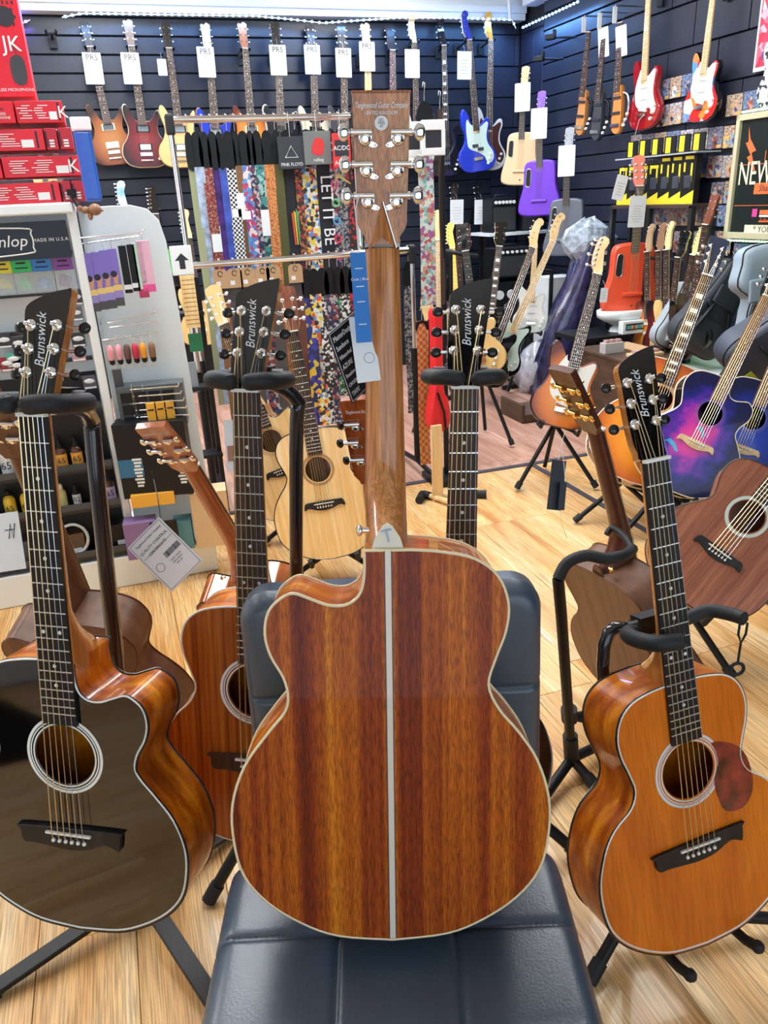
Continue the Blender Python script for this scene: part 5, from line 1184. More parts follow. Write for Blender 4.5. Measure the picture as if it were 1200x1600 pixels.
# brown figure on a black clip
P = g2(140, 330); r_ = rthing('clip_ornament', 'brown knobbly ornament on a black clip at the display corner', 'ornament', None, (P.x, GT-.03, P.z)); q = MB()
q.ball((.018,0,.004), (.022,.02,.019), 12); q.ball((-.012,0,.004), (.017,.013,.012), 10); q.ball((-.028,0,.01), (.011,.011,.009), 8); q.ball((0,-.004,-.016), (.009,.009,.013), 8); q.ball((.041,0,.0), (.004,.004,.004), 6); q.build('knobs', mat('toffee', (.3,.15,.08), .4), r_)
q = MB(); q.tube([(-.03,0,.01),(-.04,.01,.03),(-.045,.015,.055)], .006, 6); q.box((-.045,.018,.060), (.03,.02,.02)); q.build('clip', BLKSAT, r_)
# blue rolled bag behind the red boxes
q = MB(); P = g2(126, 270, -.35); r_ = rthing('rolled_banner', 'blue and white rolled packet standing behind the red boxes', 'banner', None, (P.x+.03, GT+.35, 1.42)); q.box((0,0,.12), (.06,.04,.24)); q.build('roll', mat('banner_blue', (.03,.12,.5), .3), r_, bevel=.01); q = MB(); q.box((0,0,.26), (.07,.05,.045)); q.build('cap', PAPER, r_, bevel=.006)

# ================================================================== strap racks
def rk(x, y, t): P = onplane(x, y, NX*(-t), NX); return V((P.dot(UX), t, P.z))
def rail_rack(label, t, xa, xb, z, ends=(1,1), xr=None):
    r_ = rthing('clothes_rail', label, 'rack'); q = MB(); q.cyl((xa, t, z), (xb, t, z), .0155, n=14); q.build('top_rail', CHROME, r_)
    for x in (xa-.01, xb+.01):
        q = MB(); q.box((x, t, z-.02), (.04,.045,.09)); q.build('corner_joint', RUBBER, r_, bevel=.012)
        q = MB(); q.cyl((x, t, z-.06), (x, t, .62), .0135, n=12); q.build('upright', CHROME, r_)
        q = MB(); q.cyl((x, t, .66), (x, t, .05), .019, n=12); q.cyl((x,t,.05), (x+.0,t-.25,.03), .014, n=10); q.cyl((x,t,.05), (x,t+.25,.03), .014, n=10); q.build('foot_tube', BLKSAT, r_)
    return r_
tA = 4.0; a = rk(268,188,tA); b = rk(549,181,tA); zA = (a.z+b.z)/2
rail_rack('tall chrome rail hung with patterned guitar straps', tA, a.x, b.x, zA)
tB = 3.72; a2 = rk(290,411,tB); b2 = rk(640,395,tB); zB = (a2.z+b2.z)/2-.0
rail_rack('low chrome rail hung with straps and brown paper cards', tB, a2.x, b2.x, zB)
def strap(label, x, t, zt, zb, w_, m, top=.2, card=None, ring_=True, tip=None, group='guitar straps on the rails', tilt=0):
    r_ = rthing('guitar_strap', label, 'strap', group, (x, t, 0), 0)
    q = MB(); n_ = 8; rr = random.Random(int(x*991)); ph = rr.uniform(0,6)
    secs = []
    for i in range(n_+1):
        z = (zt-top)+(zb-(zt-top))*i/n_; y = .006*sin(ph+i*.9); dx = tilt*(zt-z); secs.append([(dx-w_/2, y-.0012, z), (dx+w_/2, y-.0012, z), (dx+w_/2, y+.0012, z), (dx-w_/2, y+.0012, z)])
    q.loft(secs, 0, False); q.build('webbing', m, r_)
    q = MB(); q.prism([(p.x, p.y) for p in spline([(-w_*.22,zt-.055),(w_*.22,zt-.055),(w_*.5,zt-.09),(w_*.5,zt-top-.004),(-w_*.5,zt-top-.004),(-w_*.5,zt-.09)], 2)], -.002, .003, 0, False); q.build('leather_end', tip or BLKSAT, r_)
    q = MB(); q.tube([(0,.0,zt-.06),(0,0,zt-.03),(.004,.0,zt+.018),(0,.008,zt+.022),(0,.014,zt+.004)], .0016, 5); q.build('hook', STEEL, r_)
    if card: q = MB(); q.box((.004,-.006,zt-card[0]), (card[1],.001,card[2])); q.build('price_card', PAPER, r_)
    return r_
pats = {
 'olive': mat('st_olive', (.33,.36,.2), .8), 'pale': mat('st_pale', (.35,.45,.6), .7, var=.4, bscale=30), 'maroon': splash('st_maroon', [(.2,.02,.03),(.3,.06,.05),(.1,.02,.03),(.4,.2,.12)], 171),
 'purple': mat('st_purple', (.06,.02,.18), .7, var=.5, bscale=20), 'blue': mat('st_blue', (.04,.08,.4), .7, var=.4, bscale=20), 'check': checker('st_check', (.8,.82,.82), (.01,.01,.012), 95),
 'brown': mat('st_brown', (.2,.1,.04), .7), 'skyred': splash('st_skyred', [(.08,.3,.6),(.5,.05,.12),(.1,.2,.5),(.7,.6,.6),(.2,.05,.2)], 53), 'dark': splash('st_dark', [(.02,.02,.05),(.25,.05,.05),(.03,.04,.1),(.4,.4,.42)], 76),
 'teal': splash('st_teal', [(.02,.1,.1),(.05,.25,.25),(.01,.03,.04),(.3,.5,.48)], 49), 'orange': splash('st_orange', [(.65,.25,.08),(.7,.3,.1),(.35,.1,.03)], 209), 'moss': mat('st_moss', (.09,.09,.03), .8),
 'black': mat('st_black', (.012,.012,.018), .7), 'darkred': splash('st_darkred', [(.3,.03,.02),(.05,.02,.02),(.02,.02,.02),(.4,.15,.05)], 85), 'comic': splash('st_comic', [(.75,.55,.05),(.1,.25,.55),(.7,.75,.78),(.03,.03,.04),(.65,.1,.05),(.75,.6,.3)], 64),
 'bw': splash('st_bw', [(.75,.78,.8),(.02,.02,.025),(.02,.02,.025),(.6,.63,.66),(.03,.03,.03)], 85), 'chain': splash('st_chain', [(.15,.16,.18),(.02,.02,.025),(.3,.3,.32)], 114), 'redblk': splash('st_redblk', [(.5,.02,.03),(.02,.02,.02),(.02,.02,.02)], 95),
 'floral': splash('st_floral', [(.55,.65,.62),(.5,.6,.58),(.45,.1,.12),(.2,.45,.42),(.6,.68,.66),(.3,.12,.3),(.55,.3,.2)], 64), 'greenb': splash('st_greenb', [(.03,.3,.12),(.02,.02,.03),(.02,.02,.03),(.5,.5,.5)], 114), 'leather': mat('st_leather', (.12,.045,.03), .5, var=.3, bscale=12),
 'woven': checker('st_woven', (.55,.35,.1), (.5,.1,.05), 60), 'yellowblue': splash('st_yb', [(.02,.03,.2),(.05,.05,.35),(.7,.5,.05),(.02,.03,.1)], 41), 'grey': mat('st_grey', (.07,.065,.065), .6)}
top_row = [(305,'olive','narrow olive-green strap at the left end of the tall rail',.036,None),(316,'pale','pale blue cloudy strap beside the olive one',.045,None),(328,'maroon','maroon speckled strap with a white card',.048,(.52,.045,.12)),(341,'purple','deep purple strap on the tall rail',.046,None),(352,'blue','royal blue strap beside the checkered one',.034,None),(365,'check','black and white checkered strap on the tall rail',.052,(.45,.045,.12)),
 (377,'brown','thin ochre brown strap beside the checkered one',.03,(.38,.06,.12)),(388,'skyred','sky blue and red patterned strap',.05,None),(399,'dark','dark multicoloured strap left of the teal one',.036,None),(409,'teal','teal jungle patterned strap with card',.045,(.46,.04,.12)),(424,'orange','orange speckled cork-look strap',.05,None),(438,'moss','moss green strap with a small blue patch',.044,None),(455,'black','wide black strap with thin slanting colour flashes',.07,None),(468,'darkred','dark red patterned strap left of the cartoon-coloured one',.036,None),(485,'comic','bright yellow and blue cartoon-coloured strap',.075,None),(508,'black','black strap with big white lettering reading LET IT BE',.072,None),(523,'dark','black strap with coloured rings',.042,None),(535,'chain','grey chain-patterned strap left of the red and black one',.045,None),(548,'redblk','red and black strap at the right end of the tall rail',.036,None)]
for x, pt, lb, w_, cd_ in top_row:
    P = rk(x, 300, tA); r_ = strap(lb, P.x, tA, zA, .42, w_, pats[pt], .20, cd_, tilt=.0)
    if 'lettering' in lb: text('LET IT BE', .085, T((.005,-.009,zA-.42)) @ RY(90), WINK, r_, sx=.95)
    if 'rings' in lb:
        q = MB()
        for j in range(8): ring(q, (0, zA-.13-.085*j), .012, .021, -.010, j % 4, 20)
        q.build('ring_prints', [mat('rg%d' % j, c, .5) for j, c in enumerate(((.1,.35,.6),(.65,.05,.1),(.6,.08,.2),(.15,.5,.2)))], r_)
    if 'flashes' in lb:
        q = MB(); 
        for j in range(3): q.add([(-.01+.012*j,-.009,zA-.42+.01*j),(.0+.012*j,-.009,zA-.42),(.004+.010*j,-.009,zA-.57),(-.004+.012*j,-.009,zA-.57)], [(0,1,2,3)], j)
        q.build('colour_flash', [mat('rf%d' % j, c, .5) for j, c in enumerate(((.6,.08,.04),(.7,.5,.05),(.1,.4,.2)))], r_)
# strap cards at the right of the tall rail
for lb, x, y, w_, h_, m_, tx, tc_ in (('black strap card with white band lettering', 452, 240, .125, .14, mat('card_black', (.03,.035,.04), .4), 'PINK FLOYD', WINK), ('grey strap card with a red shape and script', 490, 233, .13, .145, mat('card_grey', (.16,.17,.17), .4), 'rolling', WINK), ('red strap card with grey capitals', 523, 238, .085, .15, mat('card_red', (.6,.03,.03), .4), 'AC/DC', WINK)):
    P = rk(x, y, tA); r_ = rthing('strap_card', lb, 'card', None, (P.x, tA-(.04 if x < 460 else .075 if x < 500 else .12), P.z), -6 if x < 500 else -10); q = MB(); q.box((0,0,0), (w_,.02,h_)); q.build('card', m_, r_, bevel=.002)
    text(tx, .021 if x != 523 else .026, T((0,-.0106,-h_*.36)), tc_, r_, sx=.9); q = MB()
    if x == 490: q.prism([(p.x,p.y) for p in spline([(-.03,-.02),(.02,-.03),(.03,.03),(-.01,.04)], 3)], -.0112, -.0104, 0, False); q.build('red_shape', mat('mini_red', (.6,.03,.03), .4), r_)
    elif x == 452: q.tube([(-.03,-.0105,-.02),(.0,-.0105,.03),(.03,-.0105,-.02)], .0025, 4, closed=True); q.build('white_outline', WINK, r_)
    else: q.box((0,-.0104,.01), (.065,.001,.07)); q.build('dark_window', INK, r_); text('AC/DC', .028, T((0,-.0115,.01)), WINK, r_, sx=.9)
    q = MB(); q.tube([(0,0,h_/2),(0,.01,zA-P.z+.02),(0,.03,zA-P.z+.01)], .0015, 4); q.build('hook', STEEL, r_)
low = [(350,'brown','dark brown leather strap under the leftmost kraft card',1),(372,'grey','grey leather strap under the second kraft card',1),(392,'grey','charcoal strap behind the cedar headstock',1),(415,'dark','dark strap under the kraft card right of the headstock',1),(432,'grey','grey suede strap right of the headstock',1),(466,'leather','long brown leather strap with a rounded tip',1),
 (484,'yellowblue','navy and yellow strap on the low rail',0),(494,'comic','slim bright patterned strap on the low rail',0),(507,'bw','black and white floral strap on the low rail',0),(519,'dark','dark strap with red tartan flecks',0),(531,'greenb','black and green patterned strap beside the black tag',0),(543,'bw','second black and white strap behind the black tag',0),(556,'redblk','black and red checkered strap behind the black tag',0),(567,'black','plain black strap left of the main neck',0),(640,'chain','black link-patterned strap right of the main neck',0)]
KR = mat('kraft_card', (.5,.32,.17), .7)
for x, pt, lb, kc in low:
    P = rk(x, 480, tB); r_ = strap(lb, P.x, tB-.0, zB, .32 if pt != 'leather' else .2, .056 if not kc else .062, pats[pt], .17, group='straps on the low rail', tip=BLKSAT if not kc else mat('st_tip', (.05,.045,.045), .5))
    if kc:
        q = MB(); q.prism([(-.034,-.085),(.034,-.085),(.034,-.012),(.022,.0),(-.022,.0),(-.034,-.012)], -.008, -.006, 0, False); c_ = q.build('kraft_card', KR, r_); c_.matrix_local = T((0,0,zB-.025))
        q = MB(); q.tube([(.012*cos(a)*.9+.0, -.0085, .012*sin(a)-.02) for a in [j*.7 for j in range(9)]], .0018, 4); q.box((-.012,-.0087,-.062), (.02,.001,.018), 1); q.build('print', [INK, PAPER], c_)
# floral strap and neighbours right of the main neck
tC = 3.45
r_ = rthing('strap_post', 'black upright post right of the main neck holding loose straps', 'stand'); P = rk(700, 560, tC+.0); q = MB(); q.cyl((P.x, tC+.04, .02), (P.x, tC+.04, 1.62), .014, n=10); q.box((P.x,tC+.04,.02), (.2,.2,.03)); q.build('post', BLKSAT, r_); q = MB(); q.cyl((P.x+.02, tC+.05, 1.62), (rk(645,200,tC).x, tC, 1.62), .008, n=8); q.build('arm', CHROME, r_)
P = rk(667, 330, tC); z0 = rk(667,190,tC).z; strap('long pale floral strap hanging right of the main neck', P.x+.0, tC, z0+.13, rk(660,478,tC).z, .072, pats['floral'], .13, group=None)
P = rk(690, 330, tC+.03); strap('narrow dark brown strap beside the floral one', P.x, tC+.03, z0+.1, rk(684,478,tC).z, .02, mat('st_brown2', (.06,.03,.02), .6), .05, group=None)
P = rk(661, 580, tC-.05); strap('gold and red woven strap with black leather tip', P.x, tC-.05, rk(661,495,tC).z+.03, rk(664,720,tC).z, .055, pats['woven'], .04, group=None)
P = rk(675, 600, tC-.02); strap('plain black strap beside the woven one', P.x+.0, tC-.02, rk(661,495,tC).z+.03, rk(664,700,tC).z, .03, pats['black'], .04, group=None)
for lb, x, y in (('white card frame with a dark window, left of two, by the upper tuner', 643, 218), ('white card frame with a dark window, right of two, by the upper tuner', 672, 216)):
    P = rk(x, y, tC-.05); r_ = rthing('strap_card', lb, 'card', None, (P.x, tC-(.05 if x < 660 else .085), P.z), -4); q = MB()
    for c, d in (((0,0,.048),(.105,.012,.04)),((0,0,-.055),(.105,.012,.03)),((-.045,0,-.005),(.018,.012,.08)),((.045,0,-.005),(.018,.012,.08))): q.box(c, d)
    q.build('card', PAPER, r_, bevel=.003); q = MB(); q.box((0,.002,-.005), (.075,.008,.07)); q.build('dark_window', INK, r_)
# red soft case
P = rk(681, 600, tC-.12); z1_, z2_ = rk(681,480,tC-.1).z, rk(681,672,tC-.1).z; r_ = rthing('ukulele_bag', 'bright red slim padded bag hanging right of the main neck', 'bag', None, (P.x, tC-.12, z2_)); H_ = z1_-z2_
q = MB(); out = spline([(0,0),(.05,.02),(.062,.08),(.05,.16),(.03,.22),(.028,H_-.05),(.04,H_-.01),(0,H_),(-.02,H_-.02),(-.015,H_-.1),(-.02,.25),(-.035,.16),(-.05,.08),(-.04,.02)], 3)
q.loft([[(p.x*k, y, H_*.5+(p.y-H_*.5)*(1-(1-k)*.2)) for p in out] for k, y in ((.7,-.04),(.95,-.03),(1,0),(.95,.03))], 0); q.build('bag_body', mat('bag_red', (.75,.02,.03), .5), r_)
q = MB(); q.tube([(.03,-.045,.0),(.02,-.05,.1),(-.01,-.045,.2)], .006, 6); q.build('black_strap', BLKSAT, r_)
# wooden floor stand with black rubber ends
r_ = thing('wooden_stand', 'pale wooden folding guitar stand with black rubber ends on the floor', 'guitar stand'); WD = MAPLE
G1 = lambda x, y, z=.02: atz(x, y, z)
a_, b_, c_ = G1(668,772), G1(735,793), G1(760,775)
q = MB(); q.cyl(G1(655,782), G1(660,772), .02, n=10); q.cyl(G1(745,772), G1(760,772), .02, n=10); q.cyl(G1(662,772), G1(672,775), .02, n=10); q.build('rubber_end', RUBBER, r_)
q = MB(); q.cyl(G1(665,774), G1(757,772), .013, n=10); q.cyl(G1(664,772), G1(735,795), .013, n=10); q.build('foot_bar', WD, r_)
q = MB(); P = G1(684,776); q.box((0,0,.19), (.05,.02,.38), M=Matrix.Translation(V((P.x,P.y,0)))@RM); q.build('upright_board', WD, r_)
price_tag('cream tag hanging in front of the pale wooden stand', RM @ rk(688,692,3.35), V((.1,0,1)), NX, .03, .17, '', 0, None, CREAM)
# small shelf of oddments behind the display
P = rk(292, 520, 3.6)
r_ = rthing('oddments_rack', 'black wire rack holding a slatted board and small packets', 'rack', None, (P.x-.06, 3.52, 0)); q = MB()
for x in (-.11, .13): q.box((x,.05,.55), (.02,.02,1.1))
for z in (.3,.62,.95): q.box((.01,.05,z), (.26,.1,.015))
q.build('frame', BLKSAT, r_)
sb_ = rthing('slatted_board', 'pale slatted wooden board beside the low rail upright', 'board', None, (rk(297,470,3.5).x, 3.5, rk(297,513,3.5).z)); h_ = rk(297,430,3.5).z-rk(297,513,3.5).z
for i in range(12):
    q = MB(); q.box((0,-.004,h_*(i+.5)/12), (.055,.012,h_/12-.003)); q.build('slat', SPRUCE, sb_)
q = MB(); q.box((0,.006,h_/2), (.06,.006,h_)); q.build('backing', MAPLE, sb_)
for lb, x, y, w_, h__, m_ in (('white printed card with an arrow behind the rack leg', 284, 407, .09, .12, PAPER), ('green packet under the slatted board', 306, 535, .06, .08, mat('pk_green', (.02,.2,.08), .4)), ('clear crumpled bag hanging by the display edge', 300, 590, .05, .14, mat('clear_bag2', (.25,.28,.32), .2))):
    P = rk(x, y, 3.55); rr_ = rthing('small_packet', lb, 'packet', None, (P.x, 3.55, P.z)); q = MB(); q.box((0,0,0), (w_,.008,h__)); q.build('card', m_, rr_, bevel=.002)
    if y == 407: q = MB(); q.add([(.0,-.005,.03),(.03,-.005,.0),(.012,-.005,.0),(.012,-.005,-.035),(-.012,-.005,-.035),(-.012,-.005,.0),(-.03,-.005,.0)], [tuple(range(7))]); q.box((-.055,-.0,.0), (.02,.006,.1), 1); q.build('arrow_print', [INK, mat('pk_lime', (.1,.6,.1), .4)], rr_)

# ================================================================== middle distance
def rest(label, M, w_=.09, hgt=.30, name='guitar_stand', k=1.0):
    """low A-frame floor stand under a body whose frame is M"""
    r_ = thing(name, label, 'guitar stand'); bot = M @ V((0,.05,.0)); z0 = bot.z
    c = M @ V((0,.16,.30)); c2 = M @ V((0,.15,.02))
    q = MB(); q.cyl(c, c2, .011, n=8); q.build('pole', BLKSAT, r_)
    for s in (-1, 1):
        q = MB(); q.tube([c2, M @ V((s*w_,.1,.0)), M @ V((s*w_,-.01,-.016)), M @ V((s*w_,-.03,.012))], .0095, 8); q.build('cradle_arm', RUBBER, r_)
        p = M @ V((s*.2,.02,0)); q = MB(); q.cyl(c2, V((p.x, p.y, .014)), .011, n=8); l = q.build('leg', BLKSAT, r_); q = MB(); d = (V((p.x,p.y,.014))-c2).normalized(); e = V((p.x,p.y,.016)); q.cyl(e-d*.035, e, .016, n=10); q.build('rubber_foot', RUBBER, l)
    p = M @ V((0,.36,0)); q = MB(); q.cyl(c, V((p.x, p.y, .014)), .011, n=8); q.build('leg', BLKSAT, r_)
    return r_
def mid(label, sad, nut_, lean, fa, top, side, o, stand=None, gs=1.0):
    A, B = pose(sad, nut_, .645*gs, lean); M = frame(A, B, facing(fa), .213, L=.645)
    r_, Mh = acoustic('acoustic_guitar', label, M, top, side, side, dict(dict(det=1, head='round'), **o))
    if stand: rest(stand, M @ T((0,0,.5-.5*o.get('k',1.0))))
    return r_, M
NSIDE = wood('pale_side', [(.3,.13,.05),(.45,.22,.09),(.55,.3,.14)], (30,30,6), .3, .6, .2)
mid('blond acoustic guitar with dark bridge standing behind the stand pole', (507,787), (457,519), 14, 0, SPRUCE, NSIDE, dict(rose='wide', rosem=mat('brown_ring', (.45,.25,.1), .4), bind=BINDB, head='round', face=DARKMAH, upk=1.0), 'low black stand under the blond acoustic guitar')
mid('second blond cutaway acoustic guitar at the left behind the first', (442,735), (350,507), 14, 4, SPRUCE, NSIDE, dict(cut='R', rose='double', rosem=mat('brown_ring', (.45,.25,.1), .4), head='round', face=NATB, neck=MAPLE, bind=BINDB), 'low black stand under the second blond guitar')
SB = burst('yellow_burst', [(.1,(.95,.42,.04)), (.6,(.9,.3,.02)), (.82,(.6,.13,.015)), (1.0,(.3,.04,.01))], (0,.24), (.22,.28))
r_, M = mid('orange sunburst acoustic guitar with a black double pickguard', (1012,672), (1104,432), 22, 18, SB, mat('wine_side', (.16,.015,.015), .2, coat=1), dict(rose='wide', rosem=mat('rose_pink', (.75,.5,.4), .4), bind=CREAM, blocks=True, face=mat('blue_black', (.02,.03,.06), .2, coat=1), head='flare', guard=BLACK, neck=DARKRED), 'low black stand under the orange sunburst acoustic', 1.1)
GALT = burst('galaxy', [(.08,(.85,.05,.36)), (.36,(.62,.03,.42)), (.55,(.14,.02,.45)), (.75,(.012,.015,.24)), (.95,(.004,.004,.06))], (-.02,.24), (.17,.25), nscale=16)
def grp(label, sad, nut_, lean, fa, top, o, st, gs=1.0): return mid(label, sad, nut_, lean, fa, top, mat('gloss_black_side', (.008,.009,.014), .12, coat=1), dict(dict(cut='R', bind=CREAM, fb=mat('light_rose', (.24,.12,.06), .4), face=BLACK, bridge=MAPLE, rose='double', rosem=GALT if 0 else mat('thin_ring', (.2,.2,.4), .3)), **o), st, gs)
gal, M = grp('galaxy purple and magenta cutaway acoustic guitar with a pale bridge', (1087,693), (1198,465), 18, 14, GALT, dict(neck=BLKSAT), 'low black stand under the galaxy purple guitar')
q = MB()
for pts in (((-.12,.17),(-.10,.19),(-.075,.18),(-.05,.155),(-.06,.15),(-.08,.165),(-.105,.175)), ((-.03,.27),(-.01,.285),(.01,.27),(.02,.245),(.012,.245),(.0,.262),(-.015,.27))): q.prism([(x, z) for x, z in pts], -.0018, -.0014, 0, False)
q.build('cyan_flame', mat('cyan', (.02,.45,.8), .3, coat=1), gal)
grp('deep blue cutaway acoustic guitar behind the galaxy one', (1158,700), (1252,470), 18, 14, burst('deep_blue', [(.1,(.02,.08,.6)), (.6,(.01,.03,.35)), (.9,(.005,.008,.05))], (0,.24), (.2,.26)), dict(neck=BLKSAT), 'low black stand under the deep blue guitar', 1.09)
MH = wood('matt_mahogany_top', [(.22,.07,.035),(.33,.11,.055),(.42,.16,.08)], (80,80,2), .45, .15, .25)
r_, M = mid('matt reddish mahogany acoustic guitar cut by the right edge', (1123,863), (1343,590), 14, 34, MH, MH, dict(rose='wide', rosem=mat('ring_mint', (.55,.62,.55), .4), bind=ROSE, bridge=EBONY, k=.93, kw=.92), 'black floor stand under the matt mahogany guitar')
# acoustics hung behind, by the corner
A, B = pose((800,560), (873,215), 1.0, 6)
# black hanging acoustic by the corner
def el(label, bt, tp, lean, fa, body, o, name='electric_guitar', stand=None, k=1.0):
    L = TOT[o.get('tot', 'strat')]; A, B = pose(bt, tp, L*k, lean); M = frame(A, B, facing(fa), L=L); r_ = electric(name, label, M, body, o)
    if stand: rest(stand, M @ T((0,-.04,0)))
    return r_, M
el('sunburst offset electric guitar with a split white pickguard, maple head', (872,668), (949,364), 14, 6, ORB, dict(shape='strat', guard=IVORY, fb=ROSE, det=1, edge=DARKRED, cat='guitar'), stand='low black stand under the sunburst offset guitar')
el('white-topped jazz bass with maple neck leaning in the black rack', (772,582), (884,330), 12, -8, BLACK, dict(shape='pbass', head='bass', bass=1, fb=MAPLE, pick='j', guard=mat('mint', (.62,.8,.72), .3), tot='pbass', pickm=INK, cat='bass'), 'bass_guitar')
el('black fretless bass with pale head leaning beside the white-topped bass', (752,600), (850,338), 14, -8, BLACK, dict(shape='pbass', head='bass', bass=1, fb=ROSE, pick='j', tot='pbass', pickm=INK, cat='bass'), 'bass_guitar')
el('small cream electric guitar behind the leaning basses', (828,520), (838,350), 8, 0, mat('cream_mint', (.7,.75,.68), .3, coat=.6), dict(shape='strat', guard=IVORY, fb=MAPLE), k=.8, stand='low stand under the small cream guitar')
el('black double-horn guitar with block inlays standing left of the basses', (758,560), (785,345), 6, 0, BLACK, dict(shape='single', head='les', face=BLACK, fb=ROSE, blocks=True, tot='single'), k=1.1, stand='low stand under the black double-horn guitar')
el('yellow-necked guitar with a big paddle head behind the centre-right headstock', (716,545), (704,345), 6, 2, mat('blackish', (.015,.015,.02), .2, coat=1), dict(shape='strat', face=mat('yellow_head', (.85,.6,.08), .3), neck=mat('yellow_head', (.85,.6,.08), .3), fb=mat('yellow_head', (.85,.6,.08), .3)), stand='low stand under the yellow-necked guitar')
el('guitar with red-edged black head standing behind the centre-right headstock', (752,585), (722,348), 6, 12, NATB, dict(shape='single', head='les', face=BLACK, neck=mat('red_rim', (.55,.08,.03), .3), fb=EBONY, tot='single'), k=.92, stand='low stand under the red-edged guitar')
el('guitar with maple head partly behind the floral strap', (690,560), (684,325), 6, 0, NATB, dict(shape='strat', fb=MAPLE), k=.92, stand='low stand under the guitar behind the floral strap')
# multi-guitar racks
def bar_rack(label, pts, posts):
    r_ = thing('guitar_rack', label, 'rack'); q = MB(); q.tube(pts, .014, 8); q.build('top_bar', RUBBER, r_)
    for a, b in posts:
        q = MB(); q.cyl(a, b, .014, n=8); q.cyl(V((b.x-.12,b.y-.05,.02)), V((b.x+.14,b.y+.06,.02)), .016, n=8); q.build('post', BLKSAT, r_)
    return r_
D = lambda x, y, d: dep(x, y, d)
def down(x, y, d): P = dep(x, y, d); return V((P.x, P.y, .02))
bar_rack('black rack with foam top bar holding the two leaning basses', [D(812,418,5.5), D(862,424,5.6)], [(D(862,424,5.6), down(862,424,5.6)), (D(812,418,5.5), down(812,418,5.5))])
bar_rack('black tiered stand behind the centre-right headstock', [D(672,402,5.2), D(700,392,5.1), D(722,398,5.1), D(745,400,5.3)], [(D(704,390,5.2), down(704,390,5.2))])
q = None
# amplifiers and their white shelf in the back corner
Pm = rk(808, 362, 5.9); r_ = rthing('wall_shelf', 'white shelf board carrying black amplifiers in the back corner', 'shelf', None, (Pm.x, 6.05, Pm.z)); q = MB(); q.box((.05,0,-.012), (.62,.35,.024)); q.build('board', WHITE, r_, bevel=.002)
q = MB(); q.box((-.2,.1,-(Pm.z)/2-.012), (.03,.03,Pm.z-.024)); q.box((.3,.1,-(Pm.z)/2-.012), (.03,.03,Pm.z-.024)); q.build('leg', BLKSAT, r_)
def amp(label, P, sz, knobs=6):
    r_ = rthing('amplifier', label, 'amplifier', None, tuple(P)); w_, d_, h_ = sz; q = MB(); q.box((0,0,h_/2), sz); q.build('cabinet', BLKSAT, r_, bevel=.006)
    q = MB(); q.box((0,-d_/2-.001,h_*.4), (w_*.88,.004,h_*.66)); q.build('grille_cloth', mat('grille', (.03,.032,.036), .9, bump=.6, bscale=900), r_)
    q = MB(); 
    for i in range(knobs): q.cyl((w_*(-.36+.72*i/(knobs-1)),-d_/2-.001,h_*.87),(w_*(-.36+.72*i/(knobs-1)),-d_/2-.014,h_*.87), h_*.05, n=8)
    q.build('knobs', PAPER, r_, kind='stuff'); q = MB(); q.tube([(-w_*.2,0,h_),(-w_*.18,0,h_+.02),(w_*.18,0,h_+.02),(w_*.2,0,h_)], .006, 6); q.build('handle', RUBBER, r_); return r_
amp('small black amplifier on the white shelf, left', (Pm.x-.10, 6.02, Pm.z), (.22,.18,.26)); amp('small black amplifier on the white shelf, right', (Pm.x+.16, 6.02, Pm.z), (.20,.18,.20))
P2 = rk(800, 432, 5.7); amp('black amplifier with a row of white knobs under the shelf', (P2.x, 5.75, P2.z), (.34,.24,.22), 7); amp('tall black speaker cabinet beneath the knobbed amplifier', (P2.x, 5.75, .0), (.42,.26,P2.z-.03), 4)
# wrapped instrument, boxes and bags by the right wall
def lump(name, label, cat, secs, m, rough=.12, seed=3, n=18, sub=1, extra=None):
    r_ = thing(name, label, cat); rr = random.Random(seed); S = []
    for c, rx, ry in secs:
        c = V(c); S.append([c+UX*(rx*cos(2*pi*k/n)*(1+rr.uniform(-rough, rough)))+NX*(-ry*sin(2*pi*k/n)*(1+rr.uniform(-rough, rough)))+V((0,0,rr.uniform(-.015,.015))) for k in range(n)])
    q = MB(); q.loft(S); q.build(extra or 'wrapped_body', m, r_); return r_
PLB = mat('dark_blue_wrap', (.03,.03,.09), .16, coat=1, var=.6, bscale=14, bump=.8); PLC = mat('crumpled_clear_plastic', (.42,.5,.6), .14, coat=1, var=.5, bscale=30, bump=1)
b0, b1 = rk(868,592,4.9), rk(925,375,4.9); W3 = lambda s, t, z: UX*s - NX*t + V((0,0,z))
w_ = lump('wrapped_instrument', 'tall instrument bag wrapped in crumpled shiny plastic', 'wrapped instrument', [(W3(b0.x-.03+(b1.x-b0.x)*k, 4.9, .01+(b1.z-.01)*k), rx, .1) for k, rx in ((0,.17),(.12,.2),(.3,.18),(.45,.16),(.6,.14),(.75,.10),(.9,.08),(1,.05))], PLB, .10, 5)
rr = random.Random(4); q = MB(); S = []
for k, rx in ((0,.10),(.25,.17),(.5,.19),(.75,.15),(1,.04)): S.append([W3(b1.x-.03+rx*cos(2*pi*j/20)*(1+rr.uniform(-.25,.25)), 4.9+rx*.5*sin(2*pi*j/20), b1.z-.12+.26*k+rr.uniform(-.02,.02)) for j in range(20)])
q.loft(S, 0, False); q.build('clear_plastic_top', PLC, w_)
P = rk(872, 487, 5.2); cb = rthing('carton', 'white printed carton with a brown corner behind the wrapped bag', 'box', None, (P.x-.0, 5.25, .0)); q = MB(); q.box((0,0,rk(872,432,5.2).z/2), (.24,.2,rk(872,432,5.2).z)); q.build('carton', PAPER, cb, bevel=.003); q = MB(); q.box((.06,-.101,rk(872,432,5.2).z-.13), (.10,.004,.14)); q.build('brown_panel', KR, cb)
